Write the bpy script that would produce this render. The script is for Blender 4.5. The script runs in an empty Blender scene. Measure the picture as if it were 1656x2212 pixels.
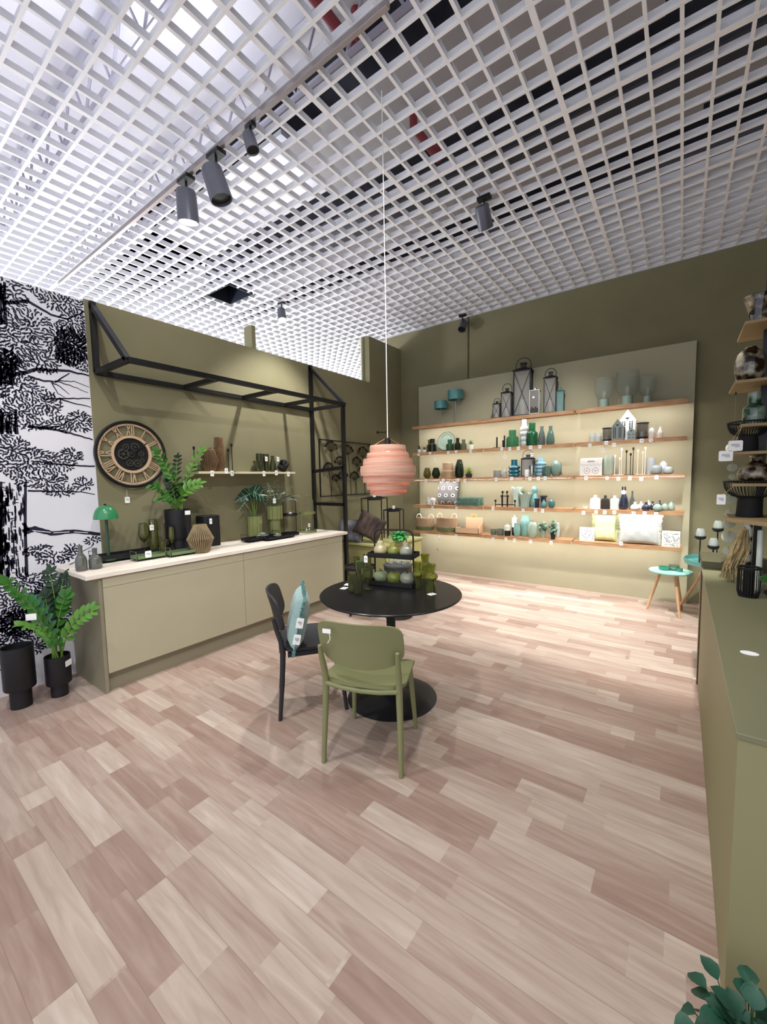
import bpy, math, random
from mathutils import Vector, Matrix, Quaternion
PI=math.pi
rnd=random.Random(7)
sc=bpy.context.scene
col=sc.collection
# ---------------------------------------------------------------- camera
CX,CY,FP=828.0,1106.0,885.1
YAW,PIT,ROL,EYE=math.radians(36.012),math.radians(4.536),math.radians(-1.010),1.54
up=Vector((0,0,1)); fw0=Vector((-math.sin(YAW),math.cos(YAW),0)); rt0=Vector((math.cos(YAW),math.sin(YAW),0))
fw=fw0*math.cos(PIT)-up*math.sin(PIT); up1=up*math.cos(PIT)+fw0*math.sin(PIT)
rt=rt0*math.cos(ROL)+up1*math.sin(ROL); up2=up1*math.cos(ROL)-rt0*math.sin(ROL)
cam_d=bpy.data.cameras.new('camera'); cam=bpy.data.objects.new('camera',cam_d); col.objects.link(cam)
cam.matrix_world=Matrix(((rt.x,up2.x,-fw.x,0),(rt.y,up2.y,-fw.y,0),(rt.z,up2.z,-fw.z,EYE),(0,0,0,1)))
cam_d.sensor_fit='HORIZONTAL'; cam_d.sensor_width=36; cam_d.lens=36*FP/1656; cam_d.clip_start=.02; cam_d.clip_end=200
sc.camera=cam
EYEV=Vector((0,0,EYE))
def at(px,py,ax,val):                    # photo pixel -> point on the plane <axis>=val
    d=rt*((px-CX)/FP)-up2*((py-CY)/FP)+fw
    return EYEV+d*((val-EYEV[ax])/d[ax])
def proj(p):
    v=Vector(p)-EYEV; z=v.dot(fw); return CX+FP*v.dot(rt)/z, CY-FP*v.dot(up2)/z, z
def fit(pl,pr,pt,ax,val,zb):             # measured extents of a thing -> base position, height, radius
    pc=(pl+pr)/2; P=at(pc,pt,ax,val)
    for _ in range(4):
        yb=proj((P.x,P.y,zb))[1]; P=at(pc,(pt+yb)/2,ax,val)
    T=at(pc,pt,ax,val); z=proj((P.x,P.y,(zb+T.z)/2))[2]
    cs=z/(Vector((P.x,P.y,(zb+T.z)/2))-EYEV).length
    return P.x,P.y,max(T.z-zb,.005),(pr-pl)/2*z*cs/FP
# ---------------------------------------------------------------- materials
def lin(h):
    h=h.lstrip('#'); o=[]
    for i in (0,2,4):
        c=int(h[i:i+2],16)/255; o.append(c/12.92 if c<=.04045 else ((c+.055)/1.055)**2.4)
    return (*o,1)
_M={}
def mat(name,color='#888888',rough=.5,metal=0,trans=0,emis=0,ecol=None,noise=0,nscale=8,nstretch=(1,1,1),color2=None,bump=0,coat=0,ior=1.45,alpha=1,sheen=0):
    if name in _M: return _M[name]
    m=bpy.data.materials.new(name); m.use_nodes=True; nt=m.node_tree; b=nt.nodes['Principled BSDF']
    c=lin(color); b.inputs['Base Color'].default_value=c; b.inputs['Roughness'].default_value=rough
    b.inputs['Metallic'].default_value=metal; b.inputs['Transmission Weight'].default_value=trans; b.inputs['IOR'].default_value=ior
    b.inputs['Alpha'].default_value=alpha
    if coat: b.inputs['Coat Weight'].default_value=coat
    if sheen: b.inputs['Sheen Weight'].default_value=sheen
    if emis: b.inputs['Emission Color'].default_value=lin(ecol or color); b.inputs['Emission Strength'].default_value=emis
    if noise or bump or color2:
        tc=nt.nodes.new('ShaderNodeTexCoord'); mp=nt.nodes.new('ShaderNodeMapping'); mp.inputs['Scale'].default_value=nstretch
        nz=nt.nodes.new('ShaderNodeTexNoise'); nz.inputs['Scale'].default_value=nscale; nz.inputs['Detail'].default_value=5
        nt.links.new(tc.outputs['Object'],mp.inputs[0]); nt.links.new(mp.outputs[0],nz.inputs['Vector'])
        if noise or color2:
            r=nt.nodes.new('ShaderNodeValToRGB'); r.color_ramp.elements[0].position=.35; r.color_ramp.elements[1].position=.65
            if color2: a,e=c,lin(color2)
            else:
                a=tuple(x*(1-noise) for x in c[:3])+(1,); e=tuple(min(1,x*(1+noise)) for x in c[:3])+(1,)
            r.color_ramp.elements[0].color=a; r.color_ramp.elements[1].color=e
            nt.links.new(nz.outputs[0],r.inputs[0]); nt.links.new(r.outputs[0],b.inputs['Base Color'])
        if bump:
            bp=nt.nodes.new('ShaderNodeBump'); bp.inputs['Strength'].default_value=bump; bp.inputs['Distance'].default_value=.01
            nt.links.new(nz.outputs[0],bp.inputs['Height']); nt.links.new(bp.outputs[0],b.inputs['Normal'])
    _M[name]=m; return m
def glass(name,color,rough=.03,ior=1.3):
    if name in _M: return _M[name]
    m=mat(name,color,rough,0,.93,ior=ior); b=m.node_tree.nodes['Principled BSDF']; c=lin(color)
    b.inputs['Base Color'].default_value=tuple(x**.6 for x in c[:3])+(1,); return m
def thin(name,color,alpha=.35,rough=.08): return mat(name,color,rough,alpha=alpha,coat=.6)
# ---------------------------------------------------------------- mesh builder
class MB:
    def __init__(s): s.v=[]; s.f=[]; s.m=[]; s.sm=[]
    def add(s,vs,fs,mi=0,smooth=False):
        n=len(s.v); s.v+= [tuple(v) for v in vs]
        for f in fs: s.f.append(tuple(n+i for i in f)); s.m.append(mi); s.sm.append(smooth)
        return s
    def box(s,x0,x1,y0,y1,z0,z1,mi=0,M=None):
        vs=[(x,y,z) for z in (z0,z1) for y in (y0,y1) for x in (x0,x1)]
        if M: vs=[M@Vector(v) for v in vs]
        return s.add(vs,[(0,2,3,1),(4,5,7,6),(0,1,5,4),(1,3,7,5),(3,2,6,7),(2,0,4,6)],mi)
    def rbox(s,x0,x1,y0,y1,z0,z1,r=.005,mi=0,n=3,M=None):   # vertical edges rounded + small top chamfer
        pts=[]
        for cx,cy,a0 in ((x1-r,y1-r,0),(x0+r,y1-r,90),(x0+r,y0+r,180),(x1-r,y0+r,270)):
            for k in range(n+1):
                a=math.radians(a0+90*k/n); pts.append((cx+r*math.cos(a),cy+r*math.sin(a)))
        cxm,cym=(x0+x1)/2,(y0+y1)/2; c=min(r*.5,(z1-z0)*.3)
        vs=[];N=len(pts)
        for z,i in ((z0,c),(z0+c,0),(z1-c,0),(z1,c)):
            for x,y in pts:
                vs.append((x-math.copysign(i,x-cxm),y-math.copysign(i,y-cym),z))
        if M: vs=[M@Vector(v) for v in vs]
        fs=[tuple(range(N))[::-1],tuple(range(3*N,4*N))]
        for k in range(3):
            for i in range(N): j=(i+1)%N; fs.append((k*N+i,k*N+j,(k+1)*N+j,(k+1)*N+i))
        return s.add(vs,fs,mi)
    def lathe(s,prof,n=24,c=(0,0,0),rib=0,nr=12,tw=0,mi=0,sx=1,sy=1,smooth=True,M=None,wave=None):
        vs=[];fs=[];rows=[]
        for r,z in prof:
            if r<1e-6: rows.append([len(vs)]); vs.append((c[0],c[1],c[2]+z)); continue
            row=[]
            for i in range(n):
                a=2*PI*i/n; rr=r*(1+rib*math.cos(nr*a+tw*z)); zz=z
                if wave: rr,zz=wave(a,r,z,rr)
                row.append(len(vs)); vs.append((c[0]+sx*rr*math.cos(a),c[1]+sy*rr*math.sin(a),c[2]+zz))
            rows.append(row)
        for a,b in zip(rows,rows[1:]):
            if len(a)==1 and len(b)==1: continue
            for i in range(n):
                j=(i+1)%n
                if len(a)==1: fs.append((a[0],b[j],b[i]))
                elif len(b)==1: fs.append((a[i],a[j],b[0]))
                else: fs.append((a[i],a[j],b[j],b[i]))
        if M: vs=[M@Vector(v) for v in vs]
        return s.add(vs,fs,mi,smooth)
    def tube(s,pts,r,n=6,closed=False,mi=0,smooth=True,cap=True):
        pts=[Vector(p) for p in pts]; N=len(pts); R=r if isinstance(r,(list,tuple)) else [r]*N
        t0=(pts[1]-pts[0]).normalized(); a=Vector((0,0,1)) if abs(t0.z)<.9 else Vector((1,0,0)); u=t0.cross(a).normalized()
        vs=[];fs=[]
        for i,p in enumerate(pts):
            if closed: t=(pts[(i+1)%N]-pts[i-1]).normalized()
            else: t=(pts[min(i+1,N-1)]-pts[max(i-1,0)]).normalized()
            u=(u-t*u.dot(t)); u=u.normalized() if u.length>1e-6 else t.orthogonal().normalized(); w=t.cross(u)
            for k in range(n):
                an=2*PI*k/n+PI/n; vs.append(p+(u*math.cos(an)+w*math.sin(an))*R[i])
        for i in range(N if closed else N-1):
            a0=i*n;b0=((i+1)%N)*n
            for k in range(n): j=(k+1)%n; fs.append((a0+k,a0+j,b0+j,b0+k))
        if not closed and cap: fs.append(tuple(range(n))[::-1]); fs.append(tuple((N-1)*n+k for k in range(n)))
        return s.add(vs,fs,mi,smooth)
    def bar(s,a,b,w=.04,h=None,mi=0):      # square section bar
        h=h or w; a=Vector(a);b=Vector(b);t=(b-a).normalized()
        u=t.cross(Vector((0,0,1))); u=u.normalized() if u.length>1e-3 else Vector((1,0,0)); v=u.cross(t)
        vs=[p+u*i*w/2+v*j*h/2 for p in (a,b) for i,j in ((-1,-1),(1,-1),(1,1),(-1,1))]
        return s.add(vs,[(3,2,1,0),(4,5,6,7),(0,1,5,4),(1,2,6,5),(2,3,7,6),(3,0,4,7)],mi)
    def prism(s,poly,y0,y1,mi=0,M=None):    # polygon in x,z extruded along y
        n=len(poly); vs=[(x,y0,z) for x,z in poly]+[(x,y1,z) for x,z in poly]
        if M: vs=[M@Vector(v) for v in vs]
        fs=[tuple(range(n)),tuple(range(n,2*n))[::-1]]+[(i,n+i,n+(i+1)%n,(i+1)%n) for i in range(n)]
        return s.add(vs,fs,mi)
    def grid(s,fn,nu,nv,mi=0,smooth=True,thick=None):
        vs=[fn(i/nu,j/nv) for j in range(nv+1) for i in range(nu+1)]
        fs=[(j*(nu+1)+i,j*(nu+1)+i+1,(j+1)*(nu+1)+i+1,(j+1)*(nu+1)+i) for j in range(nv) for i in range(nu)]
        return s.add(vs,fs,mi,smooth)
    def leaf(s,p,d,nrm,L,W,mi=0,bend=.2,fold=.15):
        p=Vector(p);d=Vector(d).normalized();nn=Vector(nrm);u=d.cross(nn);u=u.normalized() if u.length>1e-4 else d.orthogonal().normalized();nn=u.cross(d)
        row=((0,.12),(.25,.75),(.5,1),(.78,.7),(1,.02)); vs=[]
        for t,w in row:
            c=p+d*L*t-nn*(bend*L*t*t)
            vs+= [c-u*W*w/2+nn*fold*W*w,c,c+u*W*w/2+nn*fold*W*w]
        fs=[]
        for i in range(4):
            a=i*3; fs+=[(a,a+1,a+4,a+3),(a+1,a+2,a+5,a+4)]
        return s.add(vs,fs,mi,True)
    def build(s,name,mats,parent=None,loc=None,rz=0,label=None,cat=None,group=None,kind=None,rot=None,solid=0):
        me=bpy.data.meshes.new(name); me.from_pydata(s.v,[],s.f)
        if not isinstance(mats,(list,tuple)): mats=[mats]
        for m in mats: me.materials.append(m)
        me.polygons.foreach_set('material_index',s.m); me.polygons.foreach_set('use_smooth',s.sm)
        me.validate(); me.update()
        if any(s.sm): me.set_sharp_from_angle(angle=math.radians(42))
        o=bpy.data.objects.new(name,me); col.objects.link(o)
        if solid:
            md=o.modifiers.new('solid','SOLIDIFY'); md.thickness=solid; md.offset=0
        if parent: o.parent=parent
        if loc is not None: o.location=loc
        if rot: o.rotation_euler=rot
        elif rz: o.rotation_euler=(0,0,rz)
        tag(o,label,cat,group,kind)
        return o
def tag(o,label=None,cat=None,group=None,kind=None):
    if label: o['label']=label
    if cat: o['category']=cat
    if group: o['group']=group
    if kind: o['kind']=kind
    return o
def thing(name,label,cat,loc=(0,0,0),rz=0,group=None,rot=None):
    o=bpy.data.objects.new(name,None); o.empty_display_size=.05; col.objects.link(o); o.location=loc
    o.rotation_euler=rot if rot else (0,0,rz)
    return tag(o,label,cat,group)
def copy_tree(o,parent=None):
    c=o.copy(); col.objects.link(c); c.parent=parent
    for ch in [x for x in col.objects if x.parent==o]: copy_tree(ch,c)
    return c
def hollow(prof,t=.004):
    inner=[(max(r-t,.0006),z if i==len(prof)-1 else max(z,t)) for i,(r,z) in enumerate(prof)]
    out=[(0,0)]+[p for p in prof if p[0]>0]
    inn=[p for p,q in zip(inner,prof) if q[0]>0][::-1]
    return out+inn+[(0,t*1.5)]
def scl(prof,r,h): return [(a*r,b*h) for a,b in prof]
def smoothp(prof,k=3):     # Catmull-Rom through profile points
    out=[];P=[prof[0]]+list(prof)+[prof[-1]]
    for i in range(1,len(P)-2):
        for s in range(k):
            t=s/k;q=[]
            for d in (0,1):
                a,b,c,e=P[i-1][d],P[i][d],P[i+1][d],P[i+2][d]
                q.append(.5*((2*b)+(-a+c)*t+(2*a-5*b+4*c-e)*t*t+(-a+3*b-3*c+e)*t**3))
            out.append((max(q[0],.0),q[1]))
    out.append(prof[-1]); return out
def disc_pts(n,r,z=0): return [(r*math.cos(2*PI*i/n),r*math.sin(2*PI*i/n),z) for i in range(n)]
def arc(cx,cz,rx,rz,a0,a1,n,y=0): return [(cx+rx*math.cos(math.radians(a0+(a1-a0)*i/n)),y,cz+rz*math.sin(math.radians(a0+(a1-a0)*i/n))) for i in range(n+1)]
# ---------------------------------------------------------------- room materials
BLACK=mat('black metal','#0d0d10',.45); BLACKM=mat('matt black','#121214',.75); WHITE=mat('white card','#f4f4f2',.6)
OLIVE=mat('olive wall paint','#7d785b',.85,noise=.04,nscale=3); OLIVE2=mat('light olive board','#a8a489',.8,noise=.02,nscale=2)
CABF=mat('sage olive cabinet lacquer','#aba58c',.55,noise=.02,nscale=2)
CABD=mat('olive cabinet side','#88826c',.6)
OAK=mat('oak veneer','#c69c74',.5,color2='#a67a55',nscale=6,nstretch=(1,12,12))
PALE=mat('pale pine worktop','#ece3d8',.45,color2='#dccfc0',nscale=5,nstretch=(10,1,10))
STEEL=mat('brushed steel','#b9bbba',.3,1)
INK=mat('grey print','#77777c',.7)
GRIDM=mat('white ceiling grid','#f0f0f4',.6)
def floor_material():
    m=bpy.data.materials.new('wood strip laminate'); m.use_nodes=True; nt=m.node_tree; N=nt.nodes; L=nt.links; b=N['Principled BSDF']
    tc=N.new('ShaderNodeTexCoord'); sp=N.new('ShaderNodeSeparateXYZ'); L.new(tc.outputs['Object'],sp.inputs[0])
    def mt(op,a,b2=None,c=None):
        n=N.new('ShaderNodeMath'); n.operation=op
        for i,v in enumerate((a,b2,c)):
            if v is None: continue
            if isinstance(v,(int,float)): n.inputs[i].default_value=v
            else: L.new(v,n.inputs[i])
        return n.outputs[0]
    ry=mt('DIVIDE',mt('SUBTRACT',sp.outputs['Y'],.03),.11); row=mt('FLOOR',ry)
    w1=N.new('ShaderNodeTexWhiteNoise'); w1.noise_dimensions='1D'; L.new(row,w1.inputs['W'])
    xs=mt('ADD',mt('DIVIDE',sp.outputs['X'],.8),mt('MULTIPLY',w1.outputs['Value'],17.3))
    fx=mt('FLOOR',xs)
    cb=N.new('ShaderNodeCombineXYZ'); L.new(fx,cb.inputs[0]); L.new(row,cb.inputs[1])
    w2=N.new('ShaderNodeTexWhiteNoise'); w2.noise_dimensions='2D'; L.new(cb.outputs[0],w2.inputs['Vector'])
    # split about half of the blocks again so lengths vary
    sub=mt('GREATER_THAN',mt('SUBTRACT',xs,fx),mt('ADD',mt('MULTIPLY',w2.outputs['Value'],.75),.38))
    cb2=N.new('ShaderNodeCombineXYZ'); L.new(mt('ADD',fx,mt('MULTIPLY',sub,.5)),cb2.inputs[0]); L.new(row,cb2.inputs[1])
    w3=N.new('ShaderNodeTexWhiteNoise'); w3.noise_dimensions='2D'; L.new(cb2.outputs[0],w3.inputs['Vector'])
    # grain
    mp=N.new('ShaderNodeMapping'); mp.inputs['Scale'].default_value=(1.3,13,1); L.new(tc.outputs['Object'],mp.inputs[0])
    ad=N.new('ShaderNodeVectorMath'); ad.operation='ADD'; L.new(mp.outputs[0],ad.inputs[0]); sc3=N.new('ShaderNodeVectorMath'); sc3.operation='SCALE'; sc3.inputs['Scale'].default_value=31; L.new(w3.outputs['Color'],sc3.inputs[0]); L.new(sc3.outputs[0],ad.inputs[1])
    nz=N.new('ShaderNodeTexNoise'); nz.inputs['Scale'].default_value=2.2; nz.inputs['Detail'].default_value=7; nz.inputs['Distortion'].default_value=.8; L.new(ad.outputs[0],nz.inputs['Vector'])
    v=mt('ADD',mt('MULTIPLY',w3.outputs['Value'],.62),mt('MULTIPLY',mt('SUBTRACT',nz.outputs[0],.5),.95))
    v=mt('ADD',v,.19)
    r=N.new('ShaderNodeValToRGB'); e=r.color_ramp.elements; e[0].position=.0; e[0].color=lin('#8b7164'); e[1].position=1; e[1].color=lin('#c6b8ac')
    for p,c in ((.3,'#9b8376'),(.55,'#aa9689'),(.78,'#b7a698')):
        q=e.new(p); q.color=lin(c)
    L.new(v,r.inputs[0])
    # thin seams
    fy=mt('SUBTRACT',ry,row); seam=mt('LESS_THAN',mt('MINIMUM',fy,mt('SUBTRACT',1,fy)),.012)
    mx=N.new('ShaderNodeMix'); mx.data_type='RGBA'; L.new(mt('MULTIPLY',seam,.35),mx.inputs['Factor']); L.new(r.outputs[0],mx.inputs['A']); mx.inputs['B'].default_value=lin('#6b5345')
    L.new(mx.outputs['Result'],b.inputs['Base Color']); b.inputs['Roughness'].default_value=.42
    return m
FLOORM=floor_material()
S='structure'
# ---------------------------------------------------------------- setting
WX=-3.97; YB=6.05; YF=5.97
MB().add([(-13,-3,0),(5,-3,0),(5,9,0),(-13,9,0)],[(0,1,2,3)]).box(-13,5,-3,9,-.1,-.002).build('floor',FLOORM,kind=S)
m=MB(); m.box(WX-.12,WX,1.38,5.16,0,3.045); m.box(WX-.12,WX,5.16,YB,0,3.75); m.build('wall_left',OLIVE,kind=S)
MB().box(-4.3,3.2,YB,YB+.15,0,4.0).build('wall_back',OLIVE,kind=S)
MB().box(1.6,1.75,1.2,YB,0,4.0).build('wall_right',OLIVE,kind=S)
MB().box(-12.5,-4.25,8.3,8.45,0,4.2).build('wall_far',mat('white far wall','#f2f6fa',.8,noise=.01),kind=S)
MB().box(-12.6,-12.45,-3,8.3,0,4.2).build('wall_far_left',mat('white far wall'),kind=S)
# ceiling grid: open cell louvre with flange strips and slim blades
m=MB(); CZ=4.0
ys=[1.91+.157*k for k in range(-22,42)]; xs=[-.078+.161*k for k in range(-77,18)]
X0,X1,Y0,Y1=xs[0],xs[-1],ys[0],ys[-1]
def ok_cell(x,y): return not(-5.15<x<-4.66 and 3.2<y<3.56)
for i,y in enumerate(ys):
    k=i-22; w=.042 if k%8==0 else .02; h=.075 if k%8==0 else .05
    segs=[(X0,X1)] if not 3.2<y<3.56 else [(X0,-5.15),(-4.66,X1)]
    for a,b in segs:
        m.box(a,b,y-w/2,y+w/2,CZ,CZ+.004); m.box(a,b,y-.005,y+.005,CZ+.004,CZ+h)
for i,x in enumerate(xs):
    k=i-77; w=.034 if (k+4)%8==0 else .02
    segs=[(Y0,YB if x>-4.3 else Y1)] if not -5.15<x<-4.66 else [(Y0,3.2),(3.56,Y1)]
    for a,b in segs:
        m.box(x-w/2,x+w/2,a,b,CZ+.001,CZ+.005); m.box(x-.005,x+.005,a,b,CZ+.005,CZ+.05)
m.build('ceiling',GRIDM,kind=S)
# roof deck above the louvre: pale decking with dark open bays
ROOFW=mat('pale roof deck','#cfcfd8',.8,noise=.03,nscale=1.5); ROOFD=mat('dark roof void','#3a3a44',.9,noise=.3,nscale=3); ROOFG=mat('grey roof deck','#a6a4a6',.8,noise=.08,nscale=2)
m=MB()
m.box(-13,6,-3,9,5.4,5.5,1)
m.box(-13,-2.2,-3,2.62,5.0,5.05,0); m.box(-2.2,-.9,-3,2.62,4.9,4.95,2)
m.box(-13,-3.35,2.98,3.85,5.0,5.05,0); m.box(-3.35,-.2,2.95,3.8,4.8,4.85,2)
m.box(-13,.05,4.42,4.88,4.7,4.75,2); m.box(-13,4,5.35,9,4.7,4.75,2); m.box(-13,-6,2.62,5.4,5.0,5.05,0)
m.box(.05,4,4.45,4.7,4.7,4.75,2)
m.build('trim_1',[ROOFW,ROOFD,ROOFG],kind=S)
# roof trusses and services above the louvre
for k,y in enumerate((-.4,.55,1.5,2.4)):
    m=MB(); m.tube([(-12,y,4.95),(-1,y,4.95)],.03,6); m.tube([(-12,y,4.5),(-1,y,4.5)],.022,6)
    for j in range(22):
        x=-12+j*.5; m.tube([(x,y,4.5),(x+.25,y,4.95),(x+.5,y,4.5)],.012,5)
    m.build('roof_truss',mat('lilac grey steel','#9a98a6',.6),label='white steel lattice truss seen through the ceiling louvre, %s'%('nearest overhead','second from the camera','third from the camera','beside the track rail')[k],cat='truss',group='roof trusses above the louvre')
for a,b,lb_ in ((2.08,2.52,'short red sprinkler pipe above the louvre near the top of the picture'),(3.3,3.75,'short red sprinkler pipe above the louvre farther toward the back wall')):
    m=MB(); m.tube([(-2.0,a,4.95),(-2.0,a,4.62),(-2.0,b,4.62),(-2.0,b,4.95)],.038,10,smooth=False); m.build('sprinkler_pipe',mat('red pipe paint','#7c2f36',.5),label=lb_,cat='pipe',group='red sprinkler pipes')
m=MB(); m.rbox(-9,2,4.05,4.3,4.62,4.82,.02); m.build('air_duct',mat('dark duct','#3b3c42',.5),label='dark rectangular air duct above the ceiling louvre',cat='duct')
m=MB(); m.box(-3,2.5,5.05,5.12,4.45,4.6); m.box(-2.95,-2.9,5.05,5.12,4.6,4.75); m.build('cable_tray',mat('grey galvanised','#6b6c74',.5,.6),label='grey metal cable tray above the louvre near the back wall',cat='cable tray')
# track rail and spotlights
def spotlight(x,y,z,aim,label,en=0,angle=60,on=True,grp='ceiling spotlights',s=1.0):
    t=thing('spotlight',label,'spotlight',(x,y,z),0,grp)
    d=(Vector(aim)-Vector((x,y,z))).normalized(); q=d.to_track_quat('-Z','Y').to_matrix().to_4x4()
    MB().rbox(-.05*s,.05*s,-.025*s,.025*s,-.03,.0,.006).build('adapter',BLACK,t)
    MB().tube([(0,0,-.03),(0,0,-.11*s)],.009,8).build('stem',BLACK,t)
    T=Matrix.Translation((0,0,-.16*s))@q
    MB().lathe([(0,.09*s),(.045*s,.09*s),(.05*s,.08*s),(.055*s,-.06*s),(.05*s,-.06*s),(.047*s,-.04*s),(0,-.04*s)],18,M=T).build('lamp_head',mat('spot head grey','#5c5d68',.4,.3),t)
    hd=[o for o in col.objects if o.parent==t][-1]
    MB().lathe([(.044*s,-.05*s),(0,-.052*s)],18,M=T).build('lens',mat('lit lens','#ffffff',.3,emis=40,ecol='#fff6ec') if on else BLACK,hd)
    return t
m=MB(); m.rbox(-6.2,-1.3,1.895,1.925,CZ-.035,CZ-.001,.004); m.build('track_rail',mat('grey aluminium rail','#a39a9a',.4,.5),label='slim grey lighting track rail clipped under the white ceiling louvre',cat='rail')
spotlight(-3.28,1.91,CZ-.035,(-3.75,2.3,1),'lit spotlight on the track rail, its lens glaring white',on=True,s=1.5)
t=spotlight(-2.86,1.91,CZ-.035,(-2.3,2.6,1),'dark spotlight turned away on the track rail beside the lit one',on=False,s=1.5)
spotlight(-2.45,1.91,CZ-.035,(-1.6,2.3,.7),'small spotlight on the track rail nearest the camera end',on=False,s=.8)
p=at(520,712,2,CZ-.1); spotlight(-4.55,3.95,CZ-.002,(-3.8,3.6,1),'lit spotlight under the louvre above the top edge of the green side wall',on=True,s=1.1)
spotlight(-1.48,3.62,CZ-.002,(-1.6,5.9,1.4),'grey spotlight hanging below the louvre in front of the lit shelves',on=False,s=1.2)
spotlight(-2.75,5.9,CZ-.002,(-2.6,4,1),'dark spotlight against the top of the back wall above the thin cable',on=False,s=1.1)
# ceiling hatch hanging open
t=thing('ceiling_hatch','missing louvre tile leaving a dark square hole in the ceiling','hatch',(-4.9,3.38,CZ+.002))
MB().box(-.24,.24,-.17,.17,.4,.42).build('hole_back',mat('dark roof void'),t)
m=MB()
for a,b,c,d in ((-.245,-.235,-.18,.18),(.235,.245,-.18,.18),(-.245,.245,-.18,-.17),(-.245,.245,.17,.18)): m.box(a,b,c,d,-.002,.4)
m.build('surround',mat('navy hatch lining','#1c2436',.7),t)
# board for the shelves
MB().box(-3.575,.09,YF,YB-.001,0,3.05).build('wall_panel',OLIVE2,label='tall light olive backing board carrying the three bays of oak shelves',cat='board')
MB().box(-2.735,-2.72,YB-.012,YB,3.05,4.0).build('trim_2',mat('dark joint','#4d4a36',.8),kind=S)
# stub walls on partition
MB().box(WX-.14,WX+.001,3.0,3.05,3.045,3.3).build('trim_3',OLIVE,kind=S)
MB().box(WX-.14,WX-.12,5.12,5.16,3.045,3.75).build('trim_4',mat('cream reveal','#cfccb2',.7),kind=S)
# coat hook
t=thing('wall_hook','small black wall hook high on the green wall beside the pendant cord','hook',tuple(at(815,934,0,WX+.003)))
MB().lathe([(0,0),(.022,0),(.022,.008),(0,.008)],14,M=Matrix.Rotation(PI/2,4,'Y')).build('rose',BLACK,t)
MB().tube([(0,0,0),(.05,.03,0),(.08,.09,0),(.085,.13,.02)],.007,8).build('prong',BLACK,t)
# ---------------------------------------------------------------- forest wallpaper (flat print on the wall left of the green paint)
MY0,MY1=-1.2,1.38
paper=mat('pale grey wallpaper','#dcdce2',.7); ink=mat('blue black print','#12122c',.7)
m=MB(); m.box(WX-.12,WX,MY0,MY1,0,3.03,0)
XW=WX+.0012
def wp(px,py):
    p=at(px,py,0,XW); return p.y,p.z
def stroke(pts,w,mi=1):
    n=len(pts); vs=[];fs=[]
    for i,(y,z) in enumerate(pts):
        a=pts[max(i-1,0)];b=pts[min(i+1,n-1)]; dy,dz=b[0]-a[0],b[1]-a[1]; l=math.hypot(dy,dz) or 1
        ww=(w[i] if isinstance(w,list) else w*math.sin(PI*(i+.7)/(n+.4)))/2
        for s in (-1,1):
            yy=min(y-s*dz/l*ww,MY1-.001); vs.append((XW,yy,min(max(z+s*dy/l*ww,.01),3.028)))
    for i in range(n-1): fs.append((2*i,2*i+2,2*i+3,2*i+1))
    m.add(vs,fs,mi)
def leafstroke(y,z,a,L,w):
    c=rnd.uniform(.3,.9)*rnd.choice((-1,1)); pts=[]
    for i in range(5):
        t=i/4-.5; aa=a+c*t*1.6; pts.append((y+math.cos(aa)*L*t,z+math.sin(aa)*L*t))
    stroke(pts,w)
occ={}
def free(y,z,d):
    k=(int(y/d+1000),int(z/d))
    for a in (-1,0,1):
        for b in (-1,0,1):
            for q in occ.get((d,k[0]+a,k[1]+b),()):
                if (q[0]-y)**2+(q[1]-z)**2<d*d: return False
    occ.setdefault((d,)+k,[]).append((y,z)); return True
def cluster(px,py,rx,ry,n,sz=1,dirn=None,d=.0165):
    y0,z0=wp(px,py); y1,_=wp(px+rx,py); ya,_=wp(px-rx,py); _,z1=wp(px,py-ry); ry_=(z1-z0); rx_=(y1-ya)/2
    for _ in range(n):
        a=rnd.uniform(0,2*PI); q=rnd.random()**.5; y=y0+rx_*q*math.cos(a); z=z0+ry_*q*math.sin(a)
        if y>MY1-.004 or y<MY0 or z>3.02 or z<.02: continue
        if not free(y,z,d): continue
        base=(dirn if dirn is not None else a+.7*math.sin(y*23+z*17))+rnd.gauss(0,.35)
        leafstroke(y,z,base,rnd.uniform(.024,.04)*sz,rnd.uniform(.0095,.0145)*sz)
def fil(pxs,w0,w1,twin=False):
    P=[wp(*p) for p in pxs]; out=[]
    for i in range(len(P)-1):
        for s in range(5):
            t=s/5; out.append((P[i][0]*(1-t)+P[i+1][0]*t,P[i][1]*(1-t)+P[i+1][1]*t+rnd.uniform(-.003,.003)))
    out.append(P[-1]); n=len(out); stroke(out,[w0+(w1-w0)*i/(n-1) for i in range(n)])
# foliage masses
for c in ((95,618,100,22,420),(30,640,32,20,120),(140,655,60,22,300),(165,700,40,25,220),(150,745,50,45,620),(60,700,60,35,330),(45,745,50,45,380),(25,790,30,30,200),(90,780,40,26,220),(180,780,22,22,160),
          (45,842,55,30,330),(90,870,45,28,260),(40,885,45,20,200),(175,910,28,22,210),(140,915,35,18,150),(70,915,45,14,130),
          (25,965,40,26,240),(60,990,60,24,300),(110,1000,55,24,260),(155,985,24,16,90),(90,1035,60,18,220),(180,1045,22,14,80),(130,1060,40,12,80),(25,1010,30,20,140),
          (85,1190,30,13,90),(120,1205,40,14,120),(155,1185,20,10,60),(200,1168,18,9,50),
          (60,1262,70,22,380),(130,1275,40,30,330),(30,1310,45,40,420),(100,1330,50,40,420),(20,1370,40,30,300),(70,1390,50,24,260),(150,1320,40,50,200)):
    cluster(*c[:4],int(c[4]*3.2))
for c in ((160,745,40,35,300),(150,770,30,18,160),(20,780,22,22,160),(40,1345,40,30,300),(100,1290,30,20,140)): cluster(*c[:4],int(c[4]*2.6),1.15,d=.0135)   # the darkest masses
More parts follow.
